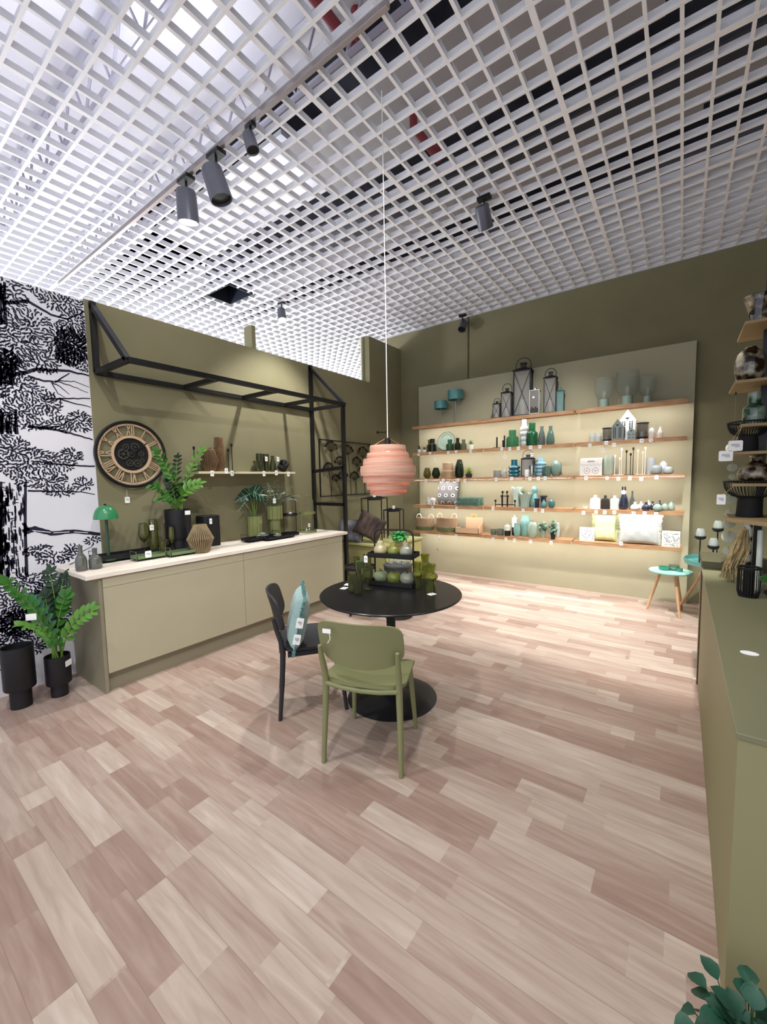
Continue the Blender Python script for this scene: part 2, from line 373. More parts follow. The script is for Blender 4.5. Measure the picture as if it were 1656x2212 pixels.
# foliage left of the picture so that the print carries on
for _ in range(1500):
    y=rnd.uniform(MY0,.85); z=2.0+.9*rnd.random()**.7
    if math.sin(y*7)+math.sin(z*9)>-.2 and free(y,z,.02): leafstroke(y,z,rnd.uniform(0,PI),.04,.011)
for _ in range(1500):
    y=rnd.uniform(MY0,.85); z=.5*rnd.random()+.2
    if free(y,z,.02): leafstroke(y,z,rnd.uniform(0,PI),.03,.009)
# branches
for b,w0,w1 in (([(5,655),(60,650),(110,680),(145,690),(185,672)],.025,.008),([(20,812),(80,798),(150,802),(194,812)],.03,.012),([(60,812),(90,822),(120,825),(150,806)],.018,.008),
      ([(110,825),(130,835),(150,852)],.01,.004),([(118,822),(150,832),(190,848)],.01,.004),([(112,828),(125,850),(140,858)],.008,.004),([(125,822),(160,824),(193,836)],.008,.004),
      ([(100,862),(150,861),(195,861)],.014,.008),([(130,862),(165,872),(196,880)],.012,.006),([(60,920),(120,928),(160,938),(200,950)],.022,.01),([(80,925),(130,920),(180,895)],.014,.006),
      ([(95,1000),(150,1005),(205,1007)],.016,.012),([(60,1060),(120,1062),(175,1062),(205,1068)],.014,.006),([(50,1150),(75,1142),(110,1152),(160,1148),(217,1154)],.045,.026),
      ([(50,1130),(62,1146)],.02,.02),([(120,1215),(160,1200),(200,1180)],.01,.004),([(90,1240),(130,1232),(165,1212)],.012,.006)): fil(b,w0,w1)
for b in ([(70,1146),(110,1150)],[(115,1151),(150,1149)],[(160,1149),(190,1151)]):
    P=[wp(*p) for p in b]; 
    vs=[]; 
    for (y,z) in P: vs+=[(XW+.0008,y,z-.003),(XW+.0008,y,z+.003)]
    m.add(vs,[(0,2,3,1)],0)
# trunks: outline, bark strokes, knots
def trunk(px0,px1,py0,py1,n,dark=0):
    for k,px in enumerate((px0,px1)): fil([(px,py0),(px+rnd.uniform(-1,1),(py0+py1)/2),(px+(3 if k else 0),py1)],.016,.02)
    for _ in range(n):
        x=px0+(px1-px0)*rnd.random()**(1.5 if dark else 1); y=rnd.uniform(py0,py1-12); L=rnd.uniform(6,30)
        P=[wp(x,y),wp(x+.5,y+L*.5),wp(x+1,min(y+L,py1))]; stroke(P,rnd.uniform(.006,.014))
    for _ in range(n//3):
        x=px0+(px1-px0)*.6*rnd.random(); y=rnd.uniform(py0,py1); P=[wp(x,y),wp(x+5,y+rnd.uniform(-2,2)),wp(x+9,y)]; stroke(P,.007)
trunk(2,55,1040,1245,130,1); trunk(1,34,884,938,50,1); trunk(1,26,775,832,34,1); trunk(0,10,610,700,14)
for _ in range(30):
    x=rnd.uniform(-2,18); y=rnd.uniform(1045,1235); stroke([wp(x,y),wp(x+1,y+9),wp(x,y+18)],.02)
for k in range(3):
    y0=-.2-k*.45; stroke([(y0,.2),(y0+.01,1.5),(y0,2.9)],[.05]*3)
m.build('wall_left_mural',[paper,ink],kind=S,label=None)
# ---------------------------------------------------------------- counter
t=thing('base_cabinet','long sage olive cabinet with plain fronts under the pale worktop','cabinet',(0,0,0))
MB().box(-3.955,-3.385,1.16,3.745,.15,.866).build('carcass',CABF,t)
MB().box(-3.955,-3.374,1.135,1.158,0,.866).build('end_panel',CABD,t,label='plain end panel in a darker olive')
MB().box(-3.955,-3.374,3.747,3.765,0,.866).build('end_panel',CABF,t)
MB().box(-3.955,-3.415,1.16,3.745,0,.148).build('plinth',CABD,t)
for a,b in ((1.161,2.338),(2.342,3.744)):
    MB().box(-3.384,-3.366,a,b,.15,.79).build('door',CABF,t); MB().box(-3.384,-3.366,a,b,.7925,.862).build('drawer_front',CABF,t)
t['label']='long sage olive cabinet with plain fronts under the pale worktop'
t.location=(0,0,0)
MB().rbox(-3.965,-3.35,1.055,3.84,.868,.9,.003).build('worktop',PALE,label='pale wooden worktop slab lying on the long sage cabinet',cat='worktop')
# ---------------------------------------------------------------- black frame over the counter
t=thing('display_stand','tall black square tube frame like a house outline around the counter','frame',(-3.945,1.44,0))
def lb(n,a,b,w=.04): 
    o=Vector((-3.945,1.44,0)); return MB().bar(Vector(a)-o,Vector(b)-o,w).build(n,BLACK,t)
xr,xf,y0,y1,zf=-3.945,-3.375,1.43,3.87,2.465
for nme,a,b in (('post',(xr,y0,zf),(xr,y0,3.03)),('post',(xr,y1,.0),(xr,y1,3.03)),('post',(xf-.03,y1,0),(xf-.03,y1,zf)),('rail',(xr,y0,zf),(xr,y1,zf)),('rail',(xf,y0,zf),(xf,y1,zf)),
    ('brace',(xr,y0,3.0),(xf,y0,zf)),('brace',(xr,y1,3.0),(xf,y1,zf)),('cross_bar',(xr,y0,zf),(xf,y0,zf)),('cross_bar',(xr,y1,zf),(xf,y1,zf)),
    ('cross_bar',(xr,y1,1.66),(xf-.03,y1,1.70)),('cross_bar',(xr,y1,1.235),(xf-.03,y1,1.235)),('cross_bar',(xr,2.17,zf),(xf,2.17,zf)),('cross_bar',(xr,2.83,zf),(xf,2.83,zf)),('cross_bar',(xr,3.42,zf),(xf,3.42,zf))):
    lb(nme,a,b)
# ---------------------------------------------------------------- clock
cy,cz=1.655,1.80; R=.295
t=thing('wall_clock','large round wall clock with wooden roman numerals and exposed black gears','clock',(WX+.003,cy,cz),0,rot=(PI/2,0,PI/2))
GOLDW=mat('limed wood','#c3a586',.6,noise=.06,nscale=30); GEAR=mat('dark gear metal','#2a2a2c',.45,.7); GEAR2=mat('worn gear metal','#6b6862',.4,.8)
# local: x = along wall (+y world), y = up, z = out of the wall
MB().tube(disc_pts(56,R-.014,.03),.0145,8,closed=True).build('rim',BLACK,t)
m=MB()
for rr in (R-.035,): 
    m.lathe([(rr-.008,.018),(rr-.008,.03),(rr+.008,.03),(rr+.008,.018),(rr-.008,.018)],56,smooth=False)
m.lathe([(.143,.016),(.143,.032),(.165,.032),(.165,.016),(.143,.016)],48,smooth=False)
m.build('dial_ring',GOLDW,t)
def numeral(txt,ang,mb):
    # strokes across radial band r .165..R-.035 ; ang clockwise from top
    r0,r1=.166,R-.037; step={'I':.016,'V':.036,'X':.036}; W=sum(step[c] for c in txt); u=-W/2
    ca,sa=math.cos(ang),math.sin(ang)
    def P(u,r): return (u*ca+r*sa, -u*sa+r*ca, .026)
    def st(u0,a,u1,b): mb.bar(P(u0,a),P(u1,b),.0065,.008)
    for c in txt:
        w=step[c]; m_=u+w/2
        if c=='I': st(m_,r0,m_,r1)
        elif c=='V': st(u+.004,r1,m_,r0); st(u+w-.004,r1,m_,r0)
        else: st(u+.004,r1,u+w-.004,r0); st(u+w-.004,r1,u+.004,r0)
        u+=w
for i,tx in enumerate(('XII','I','II','III','IIII','V','VI','VII','VIII','IX','X','XI')):
    mb=MB(); numeral(tx,2*PI*i/12,mb); mb.build('numeral',GOLDW,t)
MB().lathe([(0,.006),(.142,.006),(.142,.014),(0,.014)],48,smooth=False).build('gear_plate',BLACKM,t)
gplate=[o for o in col.objects if o.parent==t][-1]
for gx,gy,gr in ((-.068,.0,.046),(-.045,.062,.027),(.03,.066,.036),(.078,.01,.026),(-.02,-.075,.03),(.045,-.078,.033),(.0,.0,.025),(.085,-.05,.02)):
    m=MB(); nt_=max(10,int(gr*520)); 
    m.lathe([(gr*.72,.02),(gr*.72,.026),(gr,.026),(gr,.02),(gr*.72,.02)],nt_*4,c=(gx,gy,0),rib=.05,nr=nt_,smooth=False); m.lathe([(0,.02),(gr*.25,.02),(gr*.25,.03),(0,.03)],12,c=(gx,gy,0))
    for k in range(6):
        a=k*PI/3; m.bar((gx+gr*.2*math.cos(a),gy+gr*.2*math.sin(a),.023),(gx+gr*.75*math.cos(a),gy+gr*.75*math.sin(a),.023),gr*.12,.004)
    m.build('gear',GEAR2,gplate)
m=MB(); m.bar((-.01,-.01,.036),(.125,.105,.036),.008,.003); m.build('minute_hand',BLACKM,t)
m=MB(); m.bar((-.008,-.008,.034),(.06,.055,.034),.01,.003); m.build('hour_hand',BLACKM,t)
# ---------------------------------------------------------------- metal flower picture
ay0,ay1,az0,az1=3.985,5.09,1.325,2.09
t=thing('metal_wall_art','black metal wall picture of umbel flowers in a thin frame','wall art',(WX+.03,0,0))
m=MB()
for a,b in (((0,ay0,az0),(0,ay1,az0)),((0,ay1,az0),(0,ay1,az1)),((0,ay1,az1),(0,ay0,az1)),((0,ay0,az1),(0,ay0,az0))): m.bar(a,b,.014)
for y in (ay0+.03,ay1-.03):
    m.bar((-.026,y,az1-.03),(0,y,az1-.03),.01)
m.build('frame',BLACK,t)
DKB=mat('dark bronze wire','#221d18',.5,.5)
def umbel(y,z,zb,dy,s,n=7,seed=0):
    m=MB(); rr=random.Random(seed); top=Vector((0,y,z)); 
    pts=[]; 
    for i in range(7):
        q=i/6; pts.append((0,y+dy*(1-q)+.012*math.sin(q*3),zb+(z-zb)*q))
    m.tube(pts,.0042,5)
    for k in range(n):
        a=math.radians(-62+124*k/(n-1)); L=s*(1-.15*abs(math.sin(a))); e=(0,y+L*math.sin(a),z+L*math.cos(a)*.95+s*.1)
        mid=(0.004,y+L*.45*math.sin(a)*1.25,z+L*.5*math.cos(a)*.8); m.tube([top,mid,e],.0032,4)
        for j in range(5):
            b=a+rr.uniform(-1.3,1.3); l2=s*.26; q=(rr.uniform(-.004,.006),e[1]+l2*math.sin(b),e[2]+l2*math.cos(b)*.8); m.tube([e,q],.0024,4)
            m.lathe([(0,-.012),(.012,0),(0,.012)],6,c=q,smooth=False)
    m.build('flower',DKB,t)
H=az1-az0
for i,(fy,fz,fb,dy,s) in enumerate(((.20,.80,.0,-.02,.12),(.53,.76,0,.05,.115),(.86,.72,0,.03,.13),(.36,.56,0,.12,.10),(.14,.44,0,.04,.10),(.72,.55,0,-.06,.11),(.42,.30,0,-.03,.10),(.66,.28,0,.05,.10),(.84,.42,0,.06,.09),(.28,.26,0,.1,.08))):
    umbel(ay0+.02+fy*(ay1-ay0-.05),az0+fz*H,az0+.005,dy,s,7,i)
# ---------------------------------------------------------------- pendant lamp
lx,ly=-1.62,2.29
t=thing('pendant_lamp','round pendant lamp of stacked salmon wood veneer bands over the black table','pendant lamp',(lx,ly,0))
VEN=mat('salmon wood veneer','#cfa590',.55,color2='#b98b76',nscale=4,nstretch=(1,1,30)); CORD=mat('white cord','#e8e6e2',.6)
nt=VEN.node_tree; b=nt.nodes['Principled BSDF']; b.inputs['Subsurface Weight'].default_value=0
def dpt(px,py): 
    z=proj((lx,ly,1.6))[2]; return z
dep=proj((lx,ly,1.6))[2]
for k,(w,ya,yb) in enumerate(((40,962,977),(46.5,978,992),(55,991,1012),(61.5,1006,1027),(56,1026,1042),(48.5,1041,1057),(41,1056,1069))):
    zt=at(845,ya,1,ly).z; zb=at(845,yb,1,ly).z; r=w*dep/FP*.985
    p=[(r-.0015*2-.004*(k<3),zt),(r,(zt+zb)/2),(r-.0015*2-.004*(k>3),zb)]
    m=MB(); m.lathe([(r-.004,zt),(r,(zt+zb)/2),(r-.004,zb),(r-.0075,zb),(r-.0045,(zt+zb)/2),(r-.0075,zt),(r-.004,zt)],64,M=Matrix.Rotation(math.radians((-1.5,1.2,-2,0,1.5,-1,.8)[k]),4,'Y')@Matrix.Translation((0,0,0)) if False else None)
    m.build('veneer_band',VEN,t)
zt=at(845,962,1,ly).z; zbm=at(845,1069,1,ly).z
for a in (0,PI/2,PI,3*PI/2):
    m=MB(); rr=[40,46,54,60,55,47,40]; pts=[((w-3)*dep/FP*math.cos(a+.4),(w-3)*dep/FP*math.sin(a+.4),zt-(zt-zbm)*(i+.5)/7) for i,w in enumerate(rr)]; m.tube(pts,.003,5); m.build('inner_rib',mat('pale wood rib','#c7a488',.6),t)
m=MB()
for a in (0,2*PI/3,4*PI/3): m.tube([(0,0,zt+.055),(.11*math.cos(a),.11*math.sin(a),zt-.005)],.0025,5)
m.tube(disc_pts(24,.11,zt-.006),.003,5,closed=True); m.build('hanger',mat('copper wire','#9c6a4a',.4,.8),t)
MB().lathe([(0,zt+.05),(.02,zt+.05),(.022,zt-.03),(0,zt-.03)],14).build('lamp_holder',BLACK,t)
MB().lathe(smoothp([(0,1.585),(.02,1.59),(.03,1.62),(.016,1.66),(.014,zt-.03)]),16).build('bulb',mat('warm bulb','#ffffff',.3,emis=9,ecol='#ffa670'),t)
MB().tube([(0,0,zt+.05),(.002,0,2.6),(0,0,CZ)],.0032,8).build('cord',CORD,t)
# ---------------------------------------------------------------- round table
t=thing('round_table','round black pedestal table standing in front of the green chair','table',(-1.62,2.295,0))
TBL=mat('black lacquer','#17171a',.28,bump=.02,nscale=60); TB2=mat('black table base','#1a1b20',.5)
MB().lathe([(0,.722),(.44,.726),(.487,.742),(.492,.75),(.487,.755),(0,.755)],72).build('tabletop',TBL,t)
MB().lathe(smoothp([(0,0.0),(.292,0),(.295,.006),(.26,.014),(.15,.026),(.07,.05),(.04,.1),(.031,.25),(.03,.45),(.036,.6),(.055,.69),(.09,.722),(0,.722)],3),56).build('pedestal',TB2,t)
# ---------------------------------------------------------------- chairs
def make_chair(label,c1,pos,front,loc_label=None):
    ang=math.atan2(front[1],front[0])-PI/2
    t=thing('dining_chair',label,'chair',(pos[0],pos[1],0),ang)
    M1=mat('chair '+c1,c1,.6,bump=.03,nscale=120)
    # seat shell: saddle curve, drooping front edge, rounded corners
    def seat(u,v,off=0):
        x=(u-.5)*2; y=(v-.5)*2
        hw=.222-.012*y; rx=x*hw; k=max(0,abs(y)-.72)/.28; rx*=1-.17*k*k; ry=y*.215; kk=max(0,abs(x)-.72)/.28; ry*=1-.10*kk*kk
        z=.452+.016*x*x-.012*(1-y*y)*(1-x*x)-(.03*max(0,y-.55)**2*6)+(.02*max(0,-y-.6)*(1.4-x*x))
        return (rx,ry+.01,z+off)
    m=MB(); n=16
    m.grid(lambda u,v:seat(u,v),n,n); m.grid(lambda u,v:seat(v,u,-.018),n,n)
    a=(n+1)*(n+1)
    def idx(i,j): return j*(n+1)+i
    edge=[(i,0) for i in range(n)]+[(n,j) for j in range(n)]+[(n-i,n) for i in range(n)]+[(0,n-j) for j in range(n)]
    for (i,j),(k,l) in zip(edge,edge[1:]+edge[:1]): m.f.append((idx(i,j),a+idx(j,i),a+idx(l,k),idx(k,l))); m.m.append(0); m.sm.append(False)
    m.build('seat',M1,t)
    # under frame
    m=MB(); m.bar((-.19,-.16,.418),(-.17,.17,.418),.022,.03); m.bar((.19,-.16,.418),(.17,.17,.418),.022,.03); m.bar((-.17,.17,.418),(.17,.17,.418),.022,.03)
    m.tube([(-.2,-.2,.445),(-.1,-.205,.432),(0,-.207,.428),(.1,-.205,.432),(.2,-.2,.445)],.013,8); m.build('seat_frame',M1,t)
    for s in (-1,1):
        MB().tube([(s*.178,.165,.43),(s*.19,.19,.22),(s*.203,.212,0)],[.017,.0155,.012],10).build('leg',M1,t)
        MB().tube([(s*.218,-.222,0),(s*.212,-.2,.25),(s*.206,-.19,.44),(s*.208,-.2,.52),(s*.212,-.225,.60),(s*.213,-.242,.67)],[.013,.0165,.019,.017,.0145,.011],10).build('leg',M1,t)
    # curved backrest with rounded corners
    m=MB(); nu,nv=22,10
    def back(u,v,off):
        x=(u-.5)*2; w=(v-.5)*2; ax=abs(x)
        if max(ax,abs(w))>1e-6:
            e=4.6; g=max(ax,abs(w))/((ax**e+abs(w)**e)**(1/e)); x*=g; w*=g
        low=.03*(1-x*x)*(w<0)*(-w); y=-.262+.06*x*x-.03*w; z=.70+w*.115-low
        return (x*.235,y+off-.0,z)
    m.grid(lambda u,v:back(u,v,0),nu,nv); m.grid(lambda u,v:back(1-u,v,.014),nu,nv)
    b0=(nu+1)*(nv+1)
    def ix(i,j): return j*(nu+1)+i
    e=[(i,0) for i in range(nu)]+[(nu,j) for j in range(nv)]+[(nu-i,nv) for i in range(nu)]+[(0,nv-j) for j in range(nv)]
    for (i,j),(k,l) in zip(e,e[1:]+e[:1]): m.f.append((ix(i,j),ix(k,l),b0+ix(nu-k,l),b0+ix(nu-i,j))); m.m.append(0); m.sm.append(True)
    m.build('backrest',M1,t)
    return t
gc=make_chair('olive green plastic chair seen from behind at the round table','#80825a',(-1.405,1.80),(-.33,.94))
MB().rbox(-.145,-.1,-.001,.0,-.012,.012,.002).build('sticker',WHITE,gc,loc=(-.02,-.301,.775),label='white sticker strip on the back')
MB().tube([(-.13,-.297,.765),(-.125,-.299,.735),(-.14,-.298,.71)],.0022,5).build('tag_string',WHITE,gc)
bc=make_chair('charcoal black plastic chair beside the counter side of the round table','#26262b',(-2.07,1.955),(.65,.76))
# ---------------------------------------------------------------- cushions
def cushion(label,w,h,th,color,loc,rot,fringe=0,fcol=None,pattern=None,group=None,piping=False,seed=1,fmats=None,fsides='LR'):
    t=thing('cushion',label,'cushion',loc,0,group,rot=rot)
    m=MB(); n=18; rr=random.Random(seed)
    ph=[rr.uniform(0,6) for _ in range(6)]
    def surf(u,v,s):
        x=(u-.5)*2;z=(v-.5)*2; e=max(0,(1-abs(x)**3.2))*max(0,(1-abs(z)**3.2)); y=s*th/2*e**.42
        pin=1-.07*(x*x*(1-z*z)*0+ (1-z*z)*abs(x)**3*1.0); pz=1-.07*((1-x*x)*abs(z)**3)
        wr=.03*th*math.sin(9*x+ph[0]+2*z)*math.sin(7*z+ph[1]) if e>0 else 0
        return (x*w/2*pin,y+wr*s,z*h/2*pz)
    m.grid(lambda u,v:surf(u,v,-1),n,n); m.grid(lambda u,v:surf(1-u,v,1),n,n)
    cm=color if not isinstance(color,str) else mat('fabric '+color,color,.9,noise=.05,nscale=60,bump=.25,sheen=.2)
    m.build('cover',cm,t)
    if fringe:
        FM=mat('fringe '+(fcol or '#888888'),fcol or '#888888',.95)
        for s in (-1,1):
            f=MB()
            for k in range(70):
                z=(-.5+k/69)*h*.98; q=abs(z*2/h); x0=s*w/2*(1-.07*(1-q*q)); L=fringe*rr.uniform(.7,1.25)
                f.tube([(x0*.99,0,z),(x0+s*L*.6,rr.uniform(-.006,.006),z+rr.uniform(-.006,.006)),(x0+s*L,rr.uniform(-.012,.012),z+rr.uniform(-.014,.008))],[.0048,.004,.002],4)
            f.build('fringe',FM,t)
        if 'T' in fsides:
            for s in (-1,1):
                f=MB()
                for k in range(70):
                    x=(-.5+k/69)*w*.98; q=abs(x*2/w); z0=s*h/2*(1-.07*(1-q*q)); L=fringe*rr.uniform(.7,1.25)
                    f.tube([(x,0,z0*.99),(x+rr.uniform(-.006,.006),rr.uniform(-.006,.006),z0+s*L*.6),(x+rr.uniform(-.01,.01),rr.uniform(-.012,.012),z0+s*L)],[.0048,.004,.002],4)
                f.build('fringe',FM,t)
    return t
TAGM=[WHITE,INK]
def tagmesh(w=.04,h=.05,round_=False,lines=True):
    m=MB()
    if round_: m.lathe([(0,-.001),(w*.55,-.001),(w*.55,.001),(0,.001)],20,M=Matrix.Rotation(PI/2,4,'X'),smooth=False)
    else: m.rbox(-w/2,w/2,-h/2,h/2,-.001,.001,w*.12,M=Matrix.Rotation(PI/2,4,'X'))
    if lines:
        for k,(a,b) in enumerate(((-.3,.25),(-.28,.3),(-.05,.28))): m.box(a*w,b*w,-.0016,-.0011,h*(.12-.12*k),h*(.17-.12*k),1)
    return m
cu=cushion('sea green fringed cushion leaning on the backrest of the black chair',.35,.35,.12,'#8fa9a4',(-2.047,1.825,.64),(0,0,0),.038,'#5f8a86',fsides='LRT',seed=3)
d=Vector((.65,.76,0)).normalized(); ang=math.atan2(d.y,d.x)-PI/2
cu.rotation_euler=(math.radians(-12),0,ang)
for i,(zz,yy) in enumerate(((.02,-.02),(-.085,-.0))):
    mm=tagmesh(.045,.065).build('care_tag' if i==0 else 'price_tag',TAGM,cu,loc=(.206,-.0,zz),rot=(0,0,PI/2))
# ---------------------------------------------------------------- two tier stand with glass fruit
ex,ey=at(851,1262,2,.757).x,at(851,1262,2,.757).y
ez=.757; W,D=.35,.17
tr=thing('tiered_tray','two tier black metal tray stand with tall handle on the round table','tray stand',(ex,ey,ez),math.radians(12))
def tray(z):
    m=MB(); m.box(-W/2,W/2,-D/2,D/2,z,z+.006)
    for a,b,c,d_ in ((-W/2,W/2,-D/2,-D/2+.004),(-W/2,W/2,D/2-.004,D/2),(-W/2,-W/2+.004,-D/2,D/2),(W/2-.004,W/2,-D/2,D/2)): m.box(a,b,c,d_,z,z+.035)
    return m
tray(0).build('lower_tray',BLACKM,tr); tray(.21).build('upper_tray',BLACKM,tr)
for s in (-1,1):
    pass
m=MB(); hw=W/2-.02; pts=[(-hw,0,.006),(-hw,0,.36)]+[( -hw+.05-.05*math.cos(math.radians(a)),0,.36+.05*math.sin(math.radians(a))) for a in (20,45,70,90)]+[(hw-.05+.05*math.sin(math.radians(a)),0,.36+.05*math.cos(math.radians(a))) for a in (0,20,45,70)]+[(hw,0,.36),(hw,0,.006)]
m.tube(pts,.006,8); m.build('handle',BLACKM,tr)
GP=mat('cream glass','#cfc99a',.12,trans=.3,coat=.5); GL=mat('lime glass','#9ba448',.1,trans=.45,coat=.5); GC=mat('clear speckled glass','#b5bba6',.06,trans=.45,coat=.7); GPA=mat('pale sage glass','#a9b78c',.12,trans=.35,coat=.5)
STEMM=mat('dark stem','#2b2418',.6)
def fruit(kind,lab,dx,lev,M1,r=.052):
    a=math.radians(12); p=Vector((ex+dx*math.cos(a),ey+dx*math.sin(a),ez+(.2165 if lev else .0065)))
    t=thing('glass_pear' if kind=='pear' else 'glass_apple',lab,'glass fruit',p,0,'glass pears on the upper tray' if kind=='pear' else 'glass apples on the lower tray')
    if kind=='pear': pr=[(0,0),(.55,.0),(.92,.3),(1.0,.72),(.86,1.15),(.58,1.5),(.5,1.8),(.38,2.05),(.12,2.14),(0,2.1)]
    else: pr=[(0,.12),(.35,.0),(.85,.3),(1.05,.85),(.95,1.35),(.6,1.68),(.25,1.68),(.05,1.55),(0,1.53)]
    MB().lathe(smoothp([(x*r,z*r) for x,z in pr],3),24).build('body',M1,t)
    top=(2.1 if kind=='pear' else 1.53)*r
    MB().tube([(0,0,top),(.004,0,top+.014),(-.012,0,top+.026)],.0028,6).build('stem',STEMM,t)
fruit('pear','cream glass pear, leftmost on the upper tray of the black stand',-.108,1,GP); fruit('pear','lime glass pear in the middle of the upper tray',0.0,1,GL,.047); fruit('pear','clear glass pear at the right end of the upper tray',.1,1,GC,.05)
fruit('apple','pale sage glass apple, leftmost on the lower tray of the black stand',-.108,0,GPA); fruit('apple','lime green glass apple in the middle of the lower tray',-.0,0,GL,.05); fruit('apple','clear glass apple at the right end of the lower tray',.105,0,GC,.052)
tg=at(809,1212,1,ey-.06); t=thing('price_tag','white price tag hanging at the left corner of the tiered black tray','price tag',(ex-.163,ey-.13,ez+.195),math.radians(12),'price tags on the black table')
tagmesh(.03,.05).build('card',TAGM,t); MB().tube([(0,0,.024),(0,.0,.04)],.0012,4).build('string',WHITE,t)
# ---------------------------------------------------------------- smoky green glassware on the table
GG=glass('moss green glass','#8b9458',.06,1.42); GO=glass('olive swirl glass','#a0ab3e',.05,1.42)
def tablespot(px,py,z=.757): return at(px,py,2,z)
def goblet(px,py,r,h,lab,M1,kind,nm='drinking_glass',grp='patterned green glasses on the left of the table'):
    p=tablespot(px,py); m=MB()
    if kind=='tumbler': pr=hollow([(.82*r,0),(.86*r,.02*h),(.9*r,.5*h),(1*r,h)],.003); m.lathe(pr,32,rib=.055,nr=16)
    elif kind=='wine': pr=hollow(smoothp([(.75*r,0),(.72*r,.015*h),(.12*r,.05*h),(.14*r,.2*h),(.22*r,.3*h),(.7*r,.42*h),(.95*r,.62*h),(r,1*h)],3),.003); m.lathe(pr,32,rib=.045,nr=14)
    else: pr=hollow(smoothp([(.62*r,0),(.64*r,.02*h),(.62*r,.36*h),(.72*r,.42*h),(1.05*r,.52*h),(.95*r,.62*h),(.6*r,.68*h),(.66*r,.8*h),(.8*r,h)],3),.003); m.lathe(pr,36,rib=.06,nr=12,tw=14)
    return m.build(nm,M1,loc=p,label=lab,cat='glass',group=grp)
goblet(762,1276,.034,.115,'squat moss green tumbler, leftmost glass on the black table',GG,'tumbler')
goblet(774,1281,.032,.13,'tall patterned green tumbler standing nearest the front of the left glasses',GG,'tumbler')
goblet(794,1272,.042,.155,'moss green stemmed wine glass just left of the tiered stand',GG,'wine')
goblet(780,1255,.04,.15,'second stemmed green glass behind the tall tumbler',GG,'wine')
g2='swirled olive glasses on the right of the table'
goblet(930,1277,.046,.19,'swirled olive glass vase, frontmost of those right of the tiered stand',GO,'vase','glass_vase',g2)
goblet(903,1268,.04,.185,'swirled olive glass vase close beside the tiered stand',GO,'vase','glass_vase',g2)
goblet(918,1248,.044,.19,'swirled olive glass vase, rearmost of those right of the tiered stand',GO,'vase','glass_vase',g2)
for i,(px,py,a,lb_) in enumerate(((743,1271,10,'white price card lying flat at the left front of the black table'),(751,1263,20,'white price card lying flat beside the squat green tumbler'),(932,1284,-20,'white price card lying flat in front of the swirled olive glasses'))):
    p=tablespot(px,py); tagmesh(.045,.055).build('price_card',TAGM,loc=(p.x,p.y,.7585),rot=(-PI/2,0,math.radians(a)),label=lb_,cat='price card',group='price cards on the black table')
# ---------------------------------------------------------------- oak shelves
BAYX={'left':(-3.535,-2.335),'middle':(-2.32,-1.135),'right':(-1.105,.033)}
TOPZ=[2.378,1.961,1.543,1.12,.707]; TIER=['top','second','third','fourth','bottom']
LED=mat('led strip','#ffffff',.4,emis=70,ecol='#fafcff'); OAKM=OAK
for bay,(a,b) in BAYX.items():
    for k,z in enumerate(TOPZ):
        t=thing('wall_shelf','oak wall shelf, %s of the five in the %s bay'%({0:'topmost',1:'second from the top',2:'third from the top',3:'fourth from the top',4:'lowest'}[k],bay),'shelf',((a+b)/2,YF,z),0,'oak shelves on the olive board')
        w=(b-a)/2
        bd=MB().box(-w,w,-.28,-.001,-.026,0).box(-w,w,-.28,-.262,-.045,-.0262).build('board',OAKM,t)
        MB().box(-w+.01,w-.01,-.250,-.238,-.031,-.0262).build('led_strip',LED,bd)
        if False:
            MB().prism([(0,0),(.004,0),(.004,-.05),(0,-.05)],-.2,-.001,M=Matrix.Translation((-w+.03,0,-.045))).build('bracket',mat('white bracket','#c9c6b8',.5),t)
SAGE=mat('sage ceramic','#93a89b',.35); TEAL=mat('teal glaze','#4f7f82',.2,coat=.4); WHC=mat('white ceramic','#e9e8e4',.35); GRC=mat('grey ceramic','#a4aaac',.4); NAVY=mat('navy glaze','#23273a',.2,coat=.5); BLC=mat('black ceramic','#1d1d20',.5)
PSG=mat('pale sage ceramic','#b9c9bd',.35)
GD=glass('dark bottle glass','#2c3a26',.05); GAM=glass('amber olive glass','#8a8440',.05); GEM=glass('emerald glass','#5cb487',.05); GCL=thin('clear glass','#cfdad6',.3,.04); GMI=glass('mint glass','#9cc9bd',.08); GBL=glass('ice blue glass','#9fb6c0',.06)
MINT=mat('mint glazed glass','#97c9c0',.2,trans=.25,coat=.3); BLU=mat('powder blue ceramic','#7aa3b2',.35); DTEAL=mat('deep teal gloss','#1f6474',.18,coat=.5); WGL=mat('milky glass','#cfd8d3',.2,trans=.25)
